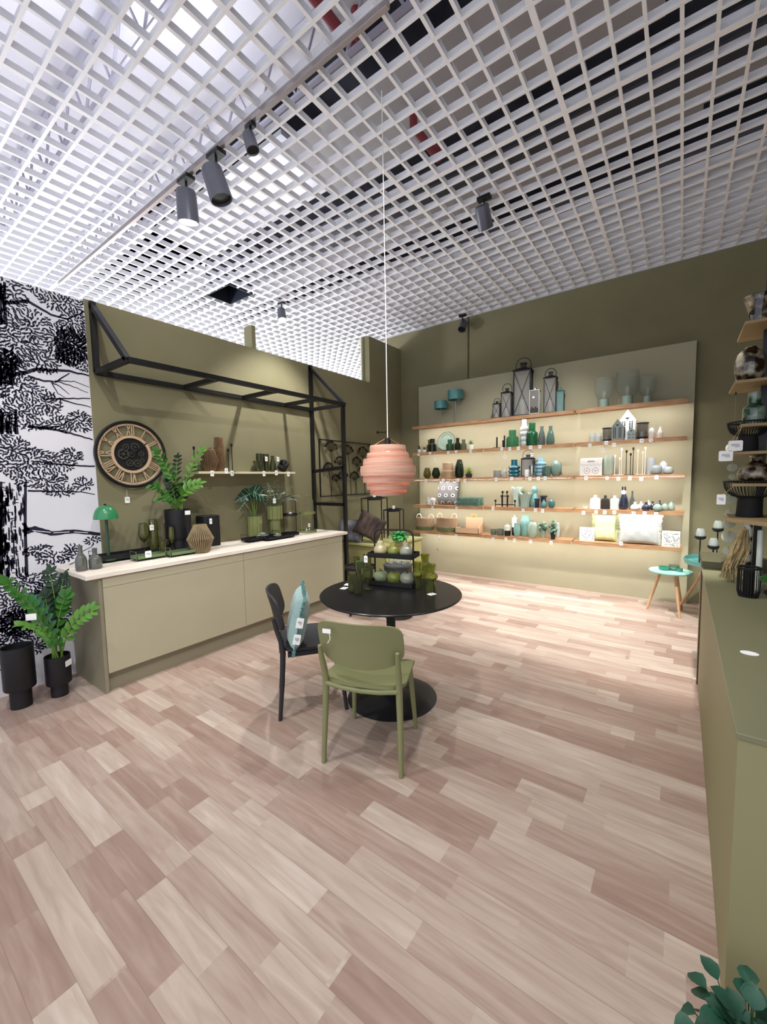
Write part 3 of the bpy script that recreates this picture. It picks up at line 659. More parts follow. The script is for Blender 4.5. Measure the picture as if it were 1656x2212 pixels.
PROF={'bottle':[(.8,0),(1,.05),(1,.42),(.75,.58),(.42,.68),(.36,.8),(.4,1)],'jar':[(.95,0),(1,.04),(1,.5),(.92,.58),(.6,.66),(.56,.7),(.6,1)],
 'bulb':[(.45,0),(.6,.03),(.95,.28),(1,.42),(.85,.68),(.52,1)],'tall':[(.75,0),(.95,.12),(1,.35),(.85,.7),(.5,1)],'cyl':[(.97,0),(1,.03),(1,.97),(.97,1)],
 'cup':[(.8,0),(.92,.1),(1,.5),(1,1)],'cone':[(.75,0),(.98,.1),(1,.3),(.7,.65),(.42,.8),(.45,1)],'gourd':[(.8,0),(1,.12),(.95,.35),(.55,.58),(.5,.64),(.72,.75),(.7,.85),(.3,.93),(.3,1)],
 'squat':[(.6,0),(.95,.18),(1,.35),(.8,.6),(.35,.76),(.3,.86),(.42,1)],'pearv':[(.6,0),(.95,.15),(1,.32),(.75,.6),(.35,.8),(.3,.88),(.4,1)],'tear':[(.6,0),(.95,.1),(1,.22),(.75,.5),(.35,.72),(.3,.8)],
 'spool':[(.7,0),(.7,.82),(.75,.84),(1,.92),(1,.97),(.95,1)],'flare':[(.6,0),(.62,.05),(.62,.35),(.75,.65),(1,.95),(1.02,1)],'ball':[(.5,0),(.85,.15),(1,.45),(.85,.8),(.4,.95),(.38,1)],'barrel':[(.8,0),(.95,.1),(1,.4),(.98,.75),(.85,1)],
 'twist':[(.6,0),(.8,.08),(1,.45),(.95,.6),(.72,.85),(.8,1)],'twistt':[(.62,0),(.75,.06),(.8,.4),(1,.68),(.8,.88),(.78,1)],'oval':[(.5,0),(.9,.2),(1,.48),(.85,.82),(.45,1)]}
def rings(n,a=.82,neck=.55,nh=.2):
    p=[(.8,0)]
    for i in range(n):
        z0=(1-nh)*i/n; d=(1-nh)/n; p+=[(a,z0+.05*d),(1,z0+.5*d),(a,z0+.95*d)]
    return p+[(neck,1-nh+.02),(neck,1)]
PROF['ring4']=rings(4,.85,.6,.25); PROF['ring3']=rings(3,.75,.52,.35); PROF['ring5']=rings(5,.85,.62,.18)
ITEMS=[]      # (bay,tier,x,short name) for tag labels
def V(nm,prof,M1,rib=0,nr=12,tw=0,open_=True,sx=1,sy=1,k=2,wave=None):
    def f(x,y,z,r,h,lab,cat,grp):
        p=smoothp(scl(PROF[prof],r,h),k) if prof not in('cyl','spool','cup') else scl(PROF[prof],r,h)
        pr=hollow(p,min(.004,r*.15)) if open_ else [(0,0)]+p+[(0,h)]
        m=MB(); m.lathe(pr,28 if not rib else max(36,nr*3),rib=rib,nr=nr,tw=tw,sx=sx,sy=sy,wave=wave)
        return m.build(nm,M1,loc=(x,y,z),label=lab,cat=cat,group=grp)
    return f
LM=mat('lantern iron','#15151a',.55); 
def LANT(nm='lantern',frame=None,X=True,handle=True,glassm=None,body=.72,roof=True):
    def f(x,y,z,r,h,lab,cat,grp):
        fm=frame or LM; t=thing(nm,lab,cat,(x,y,z),math.radians(8),grp); w=r*.82; hb=h*body; b=max(.008,r*.12)
        m=MB(); m.box(-w,w,-w,w,0,b*1.2)
        for i in (-1,1):
            for j in (-1,1): m.box(i*w-b/2,i*w+b/2,j*w-b/2,j*w+b/2,0,hb)
        for s in (-1,1): m.box(-w,w,s*w-b/2,s*w+b/2,hb-b,hb); m.box(s*w-b/2,s*w+b/2,-w,w,hb-b,hb)
        if X:
            for s in (-1,1):
                m.bar((-w,s*w,b),(w,s*w,hb-b),b*.5); m.bar((w,s*w,b),(-w,s*w,hb-b),b*.5); m.bar((s*w,-w,b),(s*w,w,hb-b),b*.5); m.bar((s*w,w,b),(s*w,-w,hb-b),b*.5)
        fr_=m.build('frame',fm,t)
        gm=glassm or thin('lantern pane','#a9a79f',.35)
        for s in (-1,1): MB().box(-w+b/2,w-b/2,s*w*.96-.001,s*w*.96+.001,b,hb-b).build('glass_pane',gm,fr_); MB().box(s*w*.96-.001,s*w*.96+.001,-w+b/2,w-b/2,b,hb-b).build('glass_pane',gm,fr_)
        if roof:
            m=MB(); e=w*1.22; q=w*.3
            vs=[(-e,-e,hb),(e,-e,hb),(e,e,hb),(-e,e,hb),(-q,-q,hb+h*.06),(q,-q,hb+h*.06),(q,q,hb+h*.06),(-q,q,hb+h*.06)]
            m.add(vs,[(3,2,1,0),(4,5,6,7),(0,1,5,4),(1,2,6,5),(2,3,7,6),(3,0,4,7)]); m.box(-q,q,-q,q,hb+h*.06,hb+h*.13); m.box(-q*1.3,q*1.3,-q*1.3,q*1.3,hb+h*.125,hb+h*.14); m.build('roof',fm,t)
        if handle:
            R=min(w*1.0,(h-hb)*.85); MB().tube(arc(0,h-R,R*.95,R,-25,205,18),.0035 if h<.4 else .0045,6).build('handle',fm,t)
        MB().lathe([(0,b*1.2),(w*.38,b*1.2),(w*.38,hb*.38),(0,hb*.38)],16).build('candle',WHC,t)
        return t
    return f
def LAMPSH(x,y,z,r,h,lab,cat,grp):
    t=thing('table_lamp',lab,cat,(x,y,z),0,grp); sh=r*1.15
    MB().lathe([(0,0),(r*.55,0),(r*.55,.008),(0,.01)],24).build('base',BLC,t)
    MB().tube([(0,0,.008),(0,0,h-sh*.4)],.006,8).build('stem',STEEL,t)
    MB().lathe([(r,h-sh),(r,h),(r*.97,h),(r*.97,h-sh),(r,h-sh)],36,smooth=True).lathe([(0,h-.012),(r*.97,h-.012),(r*.97,h-.016),(0,h-.016)],36).build('lamp_shade',mat('teal enamel','#5b9594',.35,.2),t)
    return t
def GLAMP(x,y,z,r,h,lab,cat,grp):
    t=thing('goblet_lamp',lab,cat,(x,y,z),0,grp); hb=h*.28
    MB().lathe([(0,0),(r*.46,0),(r*.46,hb),(0,hb)],24).build('base',SAGE,t)
    p=smoothp([(r*.25,0),(r*.6,h*.03),(r*.93,h*.2),(r,h*.4),(r*.97,h*.72)],3)
    MB().lathe([(a,b+hb) for a,b in hollow(p,.003)],60,rib=.014,nr=30).build('glass_bowl',thin('ribbed lamp glass','#9aa89c',.13),t)
    MB().lathe(smoothp([(0,hb+.01),(r*.12,hb+.012),(r*.2,hb+h*.18),(r*.12,hb+h*.28),(0,hb+h*.3)]),16).build('bulb',GCL,t)
    return t
def HOUSE(c,depth=.07):
    def f(x,y,z,r,h,lab,cat,grp):
        t=thing('house_lantern',lab,cat,(x,y,z),math.radians(-4),grp); m1=mat('metal house '+c,c,.5); e=h*.66
        m=MB(); m.prism([(-r*.9,0),(r*.9,0),(r*.9,e),(0,h*.985),(-r*.9,e)],-depth/2,depth/2); dk=mat('dark opening','#1d2226',.8)
        m.build('body',m1,t)
        rows=3 if h>.15 else 2
        if h>.25: rows=5
        for i in range(rows):
            for s in (-1,1):
                zc=e*(.16+.8*i/rows); w=MB()
                for q in (-1,1):
                    for v in (0,1): w.box(s*r*.42+q*r*.13-r*.07,s*r*.42+q*r*.13+r*.07,-depth/2-.0012,-depth/2+.001,zc+v*e*.085,zc+v*e*.085+e*.065)
                w.build('window',dk,t)
        hm=MB(); hz=e+h*.07; s=r*.22; pts=[(0,hz-s),(s,hz),(s*.9,hz+s*.4),(s*.45,hz+s*.5),(0,hz+s*.2),(-s*.45,hz+s*.5),(-s*.9,hz+s*.4),(-s,hz)]; hm.prism(pts,-depth/2-.0012,-depth/2+.001); hm.build('heart_cutout',dk,t)
        for s in (-1,1):
            a=Vector((s*r*1.0,0,e-.012)); b=Vector((0,0,h*.995)); MB().bar(a,b,depth*1.08,.004).build('roof',m1,t)
        return t
    return f
def STICKS(cm,specs):          # specs: (dx fraction of r, height fraction)
    def f(x,y,z,r,h,lab,cat,grp):
        t=thing('candle_holder',lab,cat,(x,y,z),0,grp); MB().rbox(-r,r,-.035,.035,0,.006,.004).build('base',cm,t)
        for i,(dx,hf) in enumerate(specs):
            MB().tube([(dx*r,(-.015,.015,0)[i%3],.005),(dx*r,(-.015,.015,0)[i%3],h*hf-.02)],.0042,8).lathe([(0,0),(.006,0),(.011,.012),(.011,.034),(.008,.034),(.008,.02),(0,.02)],12,c=(dx*r,(-.015,.015,0)[i%3],h*hf-.034),smooth=False).build('stick',cm,t)
        return t
    return f
def PILLARS(specs):
    def f(x,y,z,r,h,lab,cat,grp):
        t=thing('candle_holder',lab,cat,(x,y,z),0,grp); MB().rbox(-r,r,-.04,.04,0,.006,.003).build('base',BLACKM,t)
        for dx,hf in specs: MB().lathe([(0,.006),(.011,.006),(.011,h*hf),(.008,h*hf),(.008,h*hf-.02),(0,h*hf-.02)],14,c=(dx*r,0,0),smooth=False).build('candle_cup',BLACKM,t)
        return t
    return f
GRN=mat('succulent green','#5f8f3c',.5,noise=.15,nscale=20); GRN2=mat('dark succulent','#2e4630',.5); LEAFG=mat('bright leaf green','#4f8a2c',.4,noise=.18,nscale=9); LEAFD=mat('deep leaf green','#24502e',.4,noise=.15,nscale=9); LEAFS=mat('silvery leaf green','#7f9f8a',.5,noise=.22,nscale=14)
def SUCC(potm,leafm,ph=.4,n=26,L=1.0,nm='potted_succulent'):
    def f(x,y,z,r,h,lab,cat,grp):
        t=thing(nm,lab,cat,(x,y,z),0,grp); hp=h*ph; rp=r*.85
        MB().lathe([(0,0),(rp*.8,0),(rp,hp),(rp*.88,hp),(rp*.86,hp*.8),(0,hp*.8)],20,rib=.03,nr=10).build('pot',potm,t)
        m=MB(); rr=random.Random(int(x*991)); 
        for k in range(n):
            a=k*2.4; el=.25+1.15*(k/n); d=Vector((math.cos(a)*math.cos(el),math.sin(a)*math.cos(el),math.sin(el))); m.leaf((0,0,hp*.85),d,(0,0,1),min((h-hp)*L*(.8+.4*rr.random()),r*1.15/max(math.cos(el),.5)),r*.32,bend=-.1)
        m.build('leaves',leafm,t); return t
    return f
def BUSH(potm,leafm,ph=.38,n=46,rp=.45,lw=.42,potless=False):
    def f(x,y,z,r,h,lab,cat,grp):
        t=thing('potted_plant',lab,cat,(x,y,z),0,grp); hp=h*ph; R=r*rp
        MB().lathe([(0,0),(R*.75,0),(R,hp),(R*.88,hp),(R*.86,hp*.85),(0,hp*.85)],20).build('pot',potm,t)
        m=MB(); st=MB(); rr=random.Random(int(abs(x)*771)+3); c=Vector((0,0,hp+(h-hp)*.42))
        for k in range(int(n*1.6)):
            u=rr.uniform(-1,1); a=rr.uniform(0,2*PI); q=math.sqrt(1-u*u); d=Vector((q*math.cos(a),q*math.sin(a),u)); s=rr.uniform(.2,.92)
            p=c+Vector((d.x*r*.8*s,d.y*r*.8*s,d.z*(h-hp)*.5*s)); st.tube([(0,0,hp*.9),(p+Vector((0,0,hp*.9)))*.5,p],.0015,4)
            m.leaf(p,d+Vector((0,0,-.25)),Vector((0,0,1))+d*.4,r*max(.28,lw),r*lw*1.1,bend=.35)
        st.build('stems',LEAFD,t); m.build('foliage',leafm,t); return t
    return f
JUTE=mat('woven jute','#b59a7c',.9,noise=.2,nscale=30,nstretch=(1,1,5),bump=.5); JUTEG=mat('green woven jute','#6d7a55',.9,noise=.15,nscale=30,nstretch=(1,1,5),bump=.5)
def BASKET(x,y,z,r,h,lab,cat,grp):
    t=thing('woven_basket',lab,cat,(x,y,z),0,grp); hb=h*.74; sy=.6
    p=[(r*.88,0),(r*.97,hb*.15),(r,hb*.3)]; 
    MB().lathe([(0,0)]+p+[(r*.985,hb*.3),(0,hb*.29)],36,sy=sy).build('base_band',JUTEG,t,label='green woven lower band')
    q=[(r,hb*.302),(r*1.0,hb*.6),(r*.97,hb)]
    m=MB(); m.lathe(q+[(a-.008,b) for a,b in q[::-1]],36,sy=sy)
    for k in range(9): m.tube([(rr_[0]*1.0,rr_[1]*sy,hb*(.34+.075*k)) for rr_ in [(r*1.0*math.cos(a*PI/18),r*1.0*math.sin(a*PI/18)) for a in range(36)]],.0035,5,closed=True)
    m.build('body',JUTE,t)
    for s in (-1,1): MB().tube([(s*r*.72+q_*.034,-.02 if q_<0 else .02,hb*.93+(h-hb)*math.sin(a)) for a,q_ in [(PI*i/12,math.cos(PI*i/12)) for i in range(13)]],.006,8).build('handle',mat('cream rope','#e2d4bd',.8),t)
    return t
def BOX(nm,M1,dy=.08,pat=None,tilt=0):
    def f(x,y,z,r,h,lab,cat,grp):
        m=MB(); m.box(-r,r,-dy/2,dy/2,0,h,0); rr=random.Random(int(h*9999))
        if pat:
            for _ in range(pat):
                a=rr.uniform(-r*.9,r*.85);b=rr.uniform(h*.05,h*.9);w=rr.uniform(.004,.016); m.box(a,a+w,-dy/2-.0006,-dy/2,b,b+rr.uniform(.003,.008),1)
        return m.build(nm,[M1,mat('blue grey print','#6f7a92',.7)],loc=(x,y,z),label=lab,cat=cat,group=grp,rz=tilt)
    return f
def GIFTBOX(x,y,z,r,h,lab,cat,grp):      # white tableware box with grip hole and two printed wreath mugs
    t=thing('gift_box',lab,cat,(x,y,z),0,grp); m=MB(); m.rbox(-r,r,-h,0,-.045,.045,.02,M=Matrix.Rotation(-PI/2,4,'X')@Matrix.Rotation(0,4,'X')) if False else m.prism([(-r,0),(r,0),(r,h*.93),(r*.9,h),(-r*.9,h),(-r,h*.93)],-.045,.045)
    m.build('carton',WHC,t)
    MB().prism([(-r*.3,h*.76),(r*.3,h*.76),(r*.36,h*.8),(r*.26,h*.85),(-r*.26,h*.85),(-r*.36,h*.8)],-.0462,-.0452).build('grip_hole',mat('beige board inside','#a9a18d',.8),t)
    p=MB()
    for cx in (-.35,.42):
        for k in range(20):
            a=2*PI*k/20; p.box(cx*r+math.cos(a)*r*.26-.0035,cx*r+math.cos(a)*r*.26+.0035,-.0462,-.0452,h*.27+math.sin(a)*h*.16-.003,h*.27+math.sin(a)*h*.16+.003)
        p.box(cx*r-.012,cx*r+.012,-.0462,-.0452,h*.25,h*.29)
    for k in range(26): a=-.9+1.8*k/25; p.box(a*r-.004,a*r+.003,-.0462,-.0452,h*(.6+.05*math.sin(k*1.3)),h*(.6+.05*math.sin(k*1.3))+.005)
    p.build('print',INK,t); return t
def PLATE(x,y,z,r,h,lab,cat,grp):
    t=thing('glass_plate',lab,cat,(x,y+.03,z+h/2),0,grp,rot=(math.radians(-14),0,0)); R=h/2; M4=Matrix.Rotation(PI/2,4,'X')
    MB().lathe([(0,0),(R*.72,0),(R*.8,.012),(R,.022),(R,.027),(R*.78,.018),(R*.7,.006),(0,.006)],10,M=M4,smooth=False).build('plate',mat('pale green glass plate','#9fb5a4',.12,trans=.4,coat=.3),t)
    MB().tube([M4@Vector(p) for p in disc_pts(10,R*.985,.025)],.004,5,closed=True).build('rim',mat('dark green rim','#24302a',.25),t); return t
def WICKER(x,y,z,r,h,lab,cat,grp):
    t=thing('woven_canister',lab,cat,(x,y,z),0,grp); m=MB()
    for k in range(int(h/.009)): m.tube([(a*.985*(r),b*.985*r,.0045+.009*k) for a,b in [(math.cos(i*PI/12),math.sin(i*PI/12)) for i in range(24)]],.005,5,closed=True)
    m.lathe([(0,0),(r*.97,0),(r*.97,h-.01),(0,h-.01)],24); m.build('body',JUTE,t)
    MB().lathe([(0,h-.012),(r*1.05,h-.012),(r*1.05,h),(0,h)],28).build('lid',mat('cream wood lid','#dcc9a6',.5),t); return t
def CANDLE(gm,wax,cap=False,nm='candle_jar'):
    def f(x,y,z,r,h,lab,cat,grp):
        t=thing(nm,lab,cat,(x,y,z),0,grp); MB().lathe(hollow([(r*.97,0),(r,.01),(r,h*.9)],.003),24).build('glass_cup',gm,t)
        MB().lathe([(0,.004),(r*.85,.004),(r*.85,h*.55),(0,h*.55)],20).build('wax',wax,t)
        if cap: MB().lathe([(0,h*.88),(r*.9,h*.88),(r*.9,h*.97),(r*.2,h*.97),(r*.2,h),(0,h)],20).build('lid',WHC,t)
        return t
    return f
def TWOTONE(nm,low,upc,split=.42,knob=True,prof=None):
    def f(x,y,z,r,h,lab,cat,grp):
        t=thing(nm,lab,cat,(x,y,z),0,grp)
        MB().lathe([(0,0),(r*.9,0),(r,.01),(r,h*split),(0,h*split)],24).build('cup',low,t)
        if prof=='egg': p=smoothp([(r*.7,h*split),(r*.95,h*.55),(r*.8,h*.82),(r*.3,h*.97),(.0005,h)],3)
        elif prof=='pear': p=smoothp([(r*.75,h*split),(r*.9,h*.45),(r*.5,h*.72),(r*.35,h*.85),(r*.18,h*.97),(.0005,h)],3)
        else: p=[(r*.92,h*split),(r*.95,h*.85),(r*.4,h*.9),(r*.2,h*.93),(r*.2,h)]
        MB().lathe([(0,h*split)]+p+[(0,h)],24).build('top',upc,t); return t
    return f
def CANDELABRA(x,y,z,r,h,lab,cat,grp):
    t=thing('candelabra',lab,cat,(x,y,z),0,grp); m=MB(); w=r*.86; b=.012
    m.bar((-w,0,h*.14),(w,0,h*.14),b); 
    for dx,z0,z1 in ((-w,0,h*.3),(w,0,h*.3),(-w*.35,0,h*.6),(w*.28,0,h*.6),(-w*.26,0,h*.86),(w*.2,0,h*.86)): m.bar((dx,.0 if abs(dx)!=w*.35 else .012,z0),(dx,0,z1),.009)
    m.bar((-w*.26,0,h*.68),(w*.2,0,h*.68),b); m.build('frame',BLACKM,t)
    for dx,z1 in ((-w,h*.3),(w,h*.3),(-w*.35,h*.6),(w*.28,h*.6),(-w*.26,h*.86),(w*.2,h*.86)): MB().lathe([(0,0),(.008,0),(.015,.01),(.015,h*.14),(.011,h*.14),(.011,.015),(0,.015)],12,c=(dx,0,z1),smooth=False).build('candle_cup',BLACKM,t)
    return t
def PALLET(x,y,z,r,h,lab,cat,grp):         # open wooden display box with polished stones
    t=thing('display_box',lab,cat,(x,y,z),0,grp); wd=mat('light birch ply','#d9b893',.55); d=.085; hl=h*.3
    m=MB(); m.box(-r,r,-d,d,0,.006); m.box(-r,r,-d,-d+.006,0,hl); m.box(-r*.45,r,d-.006,d,0,h*.82)
    for s in (-1,1): m.add([(s*r,-d,0),(s*r,d,0),(s*r,d,h*.6 if s>0 else hl),(s*r,-d,hl)]+[(s*(r-.006),-d,0),(s*(r-.006),d,0),(s*(r-.006),d,h*.6 if s>0 else hl),(s*(r-.006),-d,hl)],[(0,1,2,3),(7,6,5,4),(2,6,7,3),(0,3,7,4),(1,5,6,2),(0,4,5,1)])
    m.build('tray',wd,t)
    MB().rbox(-.045,.045,0,h*.18,-.004,.004,.012,M=Matrix.Translation((r*.25,d-.003,h*.81))@Matrix.Rotation(PI/2,4,'X')).build('sign_plate',mat('honey wood sign','#d8a35f',.5),t)
    p=MB(); 
    for k in range(2): p.box(r*.25-.03,r*.25+.03,d-.0085,d-.0074,h*.86+.018*k,h*.86+.018*k+.007)
    p.build('sign_print',mat('dark brown print','#7a5a30',.7),t)
    # stones are loose things: built by the caller
    return t
def add(bay,tier,kind,l,r_,top,desc,cat,yo=0,grp=None,short=None,tail=True):
    z=TOPZ[tier]; yy=5.80+yo; x,y,h,r=fit(l,r_,top,1,yy,z+.0005)
    lab=desc+(' on the %s shelf of the %s bay'%(TIER[tier],bay) if tail else '')
    o=kind(x,y,z+.0005,r,h,lab,cat,grp)
    ITEMS.append((bay,tier,x,short or desc)); return o,x,y,h,r
# ---------------------------------------------------------------- goods on the oak shelves
L_,M_,R_='left','middle','right'
add(L_,0,LAMPSH,937.3,966.3,867,'small teal drum lamp','lamp',.02,'teal drum lamps on the left bay'); add(L_,0,LAMPSH,966,1001.3,844,'large teal drum lamp','lamp',.06,'teal drum lamps on the left bay')
wp_=mat('white ribbed pot','#e6e5e0',.5)
add(L_,1,SUCC(wp_,GRN2),900.5,909.5,961,'leftmost tiny dark succulent in a white pot','plant',-.05,'tiny succulents in white pots'); add(L_,1,SUCC(wp_,GRN2),911.5,921,963,'second tiny dark succulent in a white pot','plant',-.05,'tiny succulents in white pots')
add(L_,1,V('glass_jar','jar',GAM),921,934,950,'small olive glass jar half hidden','jar',.09); add(L_,1,V('glass_jar','jar',mat('black green glass','#1c2219',.12,trans=.2)),924.5,942.8,948.3,'near black glass jar','jar',.0)
add(L_,1,PLATE,943.5,981,932.5,'tilted ten sided pale green glass plate','plate',.06)
add(L_,1,V('glass_jar','jar',glass('bottle green','#4f7a5c')),962.7,980.2,949.5,'short bottle green glass jar','jar',-.03); add(L_,1,V('glass_jar','jar',GD),981.6,994.7,946.4,'dark olive glass jar with tall neck','jar',.02); add(L_,1,V('glass_jar','jar',glass('greyed green','#8a9a80')),994.2,1007.8,949.3,'pale grey green glass jar','jar',-.0)
add(L_,1,SUCC(WHC,GRN,.5),1010,1023.6,949,'fresh green succulent in a white bowl','plant',-.02)
add(L_,2,V('glass_vase','bulb',GAM),914,930.8,1010.5,'amber olive bulb vase','vase'); add(L_,2,V('glass_vase','bulb',GD),932,950.6,1010.3,'dark green bulb vase','vase')
o,x,y,h,r=add(L_,2,WICKER,953.3,980,1016.4,'lower wide woven jute canister with cream lid','canister',.02)
ITEMS.pop(); t=WICKER(x,y,TOPZ[2]+h+.001,r*.82,.125,'smaller woven jute canister standing on the wide canister, third shelf of the left bay','canister',None); ITEMS.append((L_,2,x,'the woven canisters'))
add(L_,2,V('glass_vase','tall',GD),982,1001.6,992.5,'tall dark olive glass vase','vase',.0)
add(L_,2,SUCC(mat('black and white pot','#2a2627',.5),mat('lime spiky leaf','#8fae4a',.5),.38,34,1.1),1003,1021.5,1009.5,'spiky lime green succulent in a dark pot','plant',-.02)
add(L_,3,CANDLE(GCL,WHC),919.5,930.3,1073,'small clear glass tealight','candle',-.02)
def ELEPH(x,y,z,r,h,lab,cat,grp):
    m=MB(); m.lathe(smoothp([(0,h*.35),(r*.5,h*.38),(r*.95,h*.62),(r*.9,h*.85),(r*.5,h*.98),(0,h)],3),20,sy=.7)
    for a,b in ((-.5,-.3),(.45,-.3),(-.5,.3),(.45,.3)): m.lathe([(0,0),(r*.17,0),(r*.2,h*.5),(0,h*.5)],12,c=(a*r,b*r,0))
    return m.build('animal_figurine',WHC,loc=(x,y,z),label=lab,cat=cat,group=grp)
add(L_,3,ELEPH,928,941.3,1075.5,'small white four legged ceramic figurine','figurine',-.09)
# grey cushion with ringed dots
def dotfabric():
    m=bpy.data.materials.new('grey fabric with ringed dots'); m.use_nodes=True; nt=m.node_tree; N=nt.nodes; L=nt.links; b=N['Principled BSDF']; b.inputs['Roughness'].default_value=.9
    tc=N.new('ShaderNodeTexCoord'); mp=N.new('ShaderNodeMapping'); mp.inputs['Scale'].default_value=(8.5,1,8.5); L.new(tc.outputs['Object'],mp.inputs[0])
    sp=N.new('ShaderNodeSeparateXYZ'); L.new(mp.outputs[0],sp.inputs[0])
    def mt(op,a,c=None):
        n=N.new('ShaderNodeMath'); n.operation=op
        for i,v in enumerate((a,c)):
            if v is None: continue
            if isinstance(v,(int,float)): n.inputs[i].default_value=v
            else: L.new(v,n.inputs[i])
        return n.outputs[0]
    row=mt('FLOOR',sp.outputs['Z']); xx=mt('ADD',sp.outputs['X'],mt('MULTIPLY',mt('MODULO',mt('ADD',row,100),2),.5))
    fx=mt('SUBTRACT',mt('FRACT',xx),.5); fz=mt('SUBTRACT',mt('FRACT',sp.outputs['Z']),.5)
    d=mt('SQRT',mt('ADD',mt('MULTIPLY',mt('MULTIPLY',fx,fx),.8),mt('MULTIPLY',fz,fz)))
    r=N.new('ShaderNodeValToRGB'); r.color_ramp.interpolation='CONSTANT'; e=r.color_ramp.elements; e[0].position=0; e[0].color=lin('#3b3a3c'); e[1].position=.12; e[1].color=lin('#dcdcd8'); q=e.new(.25); q.color=lin('#767674')
    L.new(d,r.inputs[0]); L.new(r.outputs[0],b.inputs['Base Color']); return m
x,y,h,r=fit(941.5,993,1040,1,5.88,TOPZ[3])
cushion('grey cushion with white ringed dots on the fourth shelf of the left bay',r*2,.40,.11,dotfabric(),(x,5.87,TOPZ[3]+.2),(math.radians(-13),0,0),0)
ITEMS.append((L_,3,x,'grey dotted cushion'))
def ROPEBOX(x,y,z,r,h,lab,cat,grp):
    t=thing('rope_basket',lab,cat,(x,y,z),0,grp); G=mat('sea green rope','#6b9080',.8,noise=.15,nscale=30); d=.085; m=MB()
    for q in (.006,h*.5,h-.006): m.tube([(-r,-d,q),(r,-d,q),(r,d,q),(-r,d,q)],.006,6,closed=True,smooth=False)
    for s in (-1,1):
        for v in (-1,1): m.tube([(s*r,v*d,0),(s*r,v*d,h)],.006,6)
    m.build('frame',G,t); m=MB()
    for v in (-d,d):
        for k in range(9):
            a=-r+2*r*k/9; m.tube([(a,v,.005),(a+2*r/9*1.6 if k<8 else r,v,h-.005)],.005,5); m.tube([(min(a+2*r/9*1.6,r),v,.005),(a,v,h-.005)],.005,5)
    for s in (-r,r):
        for k in range(3): a=-d+2*d*k/3; m.tube([(s,a,.005),(s,min(a+d,d),h-.005)],.005,5); m.tube([(s,min(a+d,d),.005),(s,a,h-.005)],.005,5)
    m.build('lattice',G,t)
    MB().box(-r+.008,r-.008,-d+.008,d-.008,.004,h*.8).build('lining',mat('green lining','#54756a',.9),t); return t
add(L_,3,ROPEBOX,989,1040,1074,'open rectangular sea green rope basket','basket',-.0)
add(L_,4,BASKET,896.5,939,1109,'left woven jute basket with looped handles','basket',-.01,'woven jute baskets'); add(L_,4,BASKET,940.5,989.5,1107,'right woven jute basket with looped handles','basket',-.03,'woven jute baskets')
o,x,y,h,r=add(L_,4,PALLET,985,1040,1111,'birch display box with honey sign plate','display box',-.04)
k=0
for i in range(5):
    for j in range(3):
        c=('#3d6b46','#6f9aa0','#2f4a35','#c9d6cc','#4c7a6a')[(i*2+j)%5]; px_=x-r*.8+i*r*.38; py_=y-.055+j*.045
        MB().lathe(smoothp([(0,0),(.016,.004),(.02,.013),(.012,.024),(0,.026)]),10,sy=.8,rib=.08,nr=5).build('polished_stone',mat('stone '+c,c,.25,coat=.4),loc=(px_,py_,TOPZ[4]+.0075),label='%s polished stone, %s row and %s in the birch display box'%(('dark green','blue grey','blackish green','pale','sea green')[(i*2+j)%5],('front','middle','back')[j],('leftmost','second from left','in the centre','second from right','rightmost')[i]),cat='stone',group='polished stones in the display box')
# middle bay
lg='iron lanterns on the middle bay'
add(M_,0,LANT(),1064,1082,861,'smallest black iron lantern','lantern',-.04,lg); add(M_,0,LANT(),1081.5,1108,829,'mid sized black iron lantern beside the giant','lantern',.0,lg); add(M_,0,LANT(body=.77),1107.5,1152,773,'giant black iron lantern with crossed bars','lantern',.05,lg)
o,x,y,h,r=add(M_,0,LANT(frame=mat('silver tin','#aeb0ae',.35,.6),X=False,handle=False,body=.9,roof=False,glassm=mat('smoked pane','#77736c',.3)),1142,1168,838,'silver lantern with a moon picture','lantern',-.05)
MB().lathe([(0,h*.9),(r*.3,h*.9),(r*.25,h*.99),(0,h)],18).build('lid',mat('silver tin'),o); MB().lathe([(0,0),(.014,0),(.014,.001),(0,.001)],20,M=Matrix.Translation((-.01,-r*.82-.006,h*.62))@Matrix.Rotation(PI/2,4,'X')).build('moon',mat('white moon print','#ffffff',.5),o)
mm=MB()
for k in range(9): q=-r*.6+k*r*.15; mm.box(q-.004,q+.004,-r*.82-.006,-r*.82-.005,h*.05,h*(.2+.1*((k*7)%4)/4))
mm.build('tree_print',mat('black tree print','#2b2722',.8),o)
add(M_,0,LANT(body=.78),1172.5,1204.6,796,'tall slender lantern beside the silver one','lantern',.02,lg); add(M_,0,LANT(frame=mat('teal tin','#4f7f7c',.5),X=False,handle=False,body=.8,glassm=thin('aqua pane','#86b0aa',.5)),1197,1219,834,'teal tin lantern with aqua panes','lantern',.07)
add(M_,1,PILLARS([(-.45,.92),(.62,.62),(.85,1.)]),1065,1092,942,'low black candle holder with three round cups','candle holder',-.05)
add(M_,1,V('glass_vase','jar',GEM,.05,12),1093,1119.7,929.2,'round ribbed emerald glass vase','vase',-.04); add(M_,1,V('ceramic_vase','ring4',WGL),1121.7,1143,906.5,'tall milky white ringed vase','vase',.05); add(M_,1,V('glass_vase','jar',glass('deep emerald','#379e66'),.04,12),1136.3,1161.2,914,'tall deep emerald ribbed vase','vase',-.03)
add(M_,1,V('glass_vase','cone',GBL,.06,8,40),1161.6,1178,921.2,'slender ice blue faceted vase','vase'); add(M_,1,V('glass_vase','cone',mat('smoky teal ombre','#5c8076',.15,trans=.4),.03,20),1179.6,1197.4,920.6,'smoky teal ombre ribbed vase','vase')
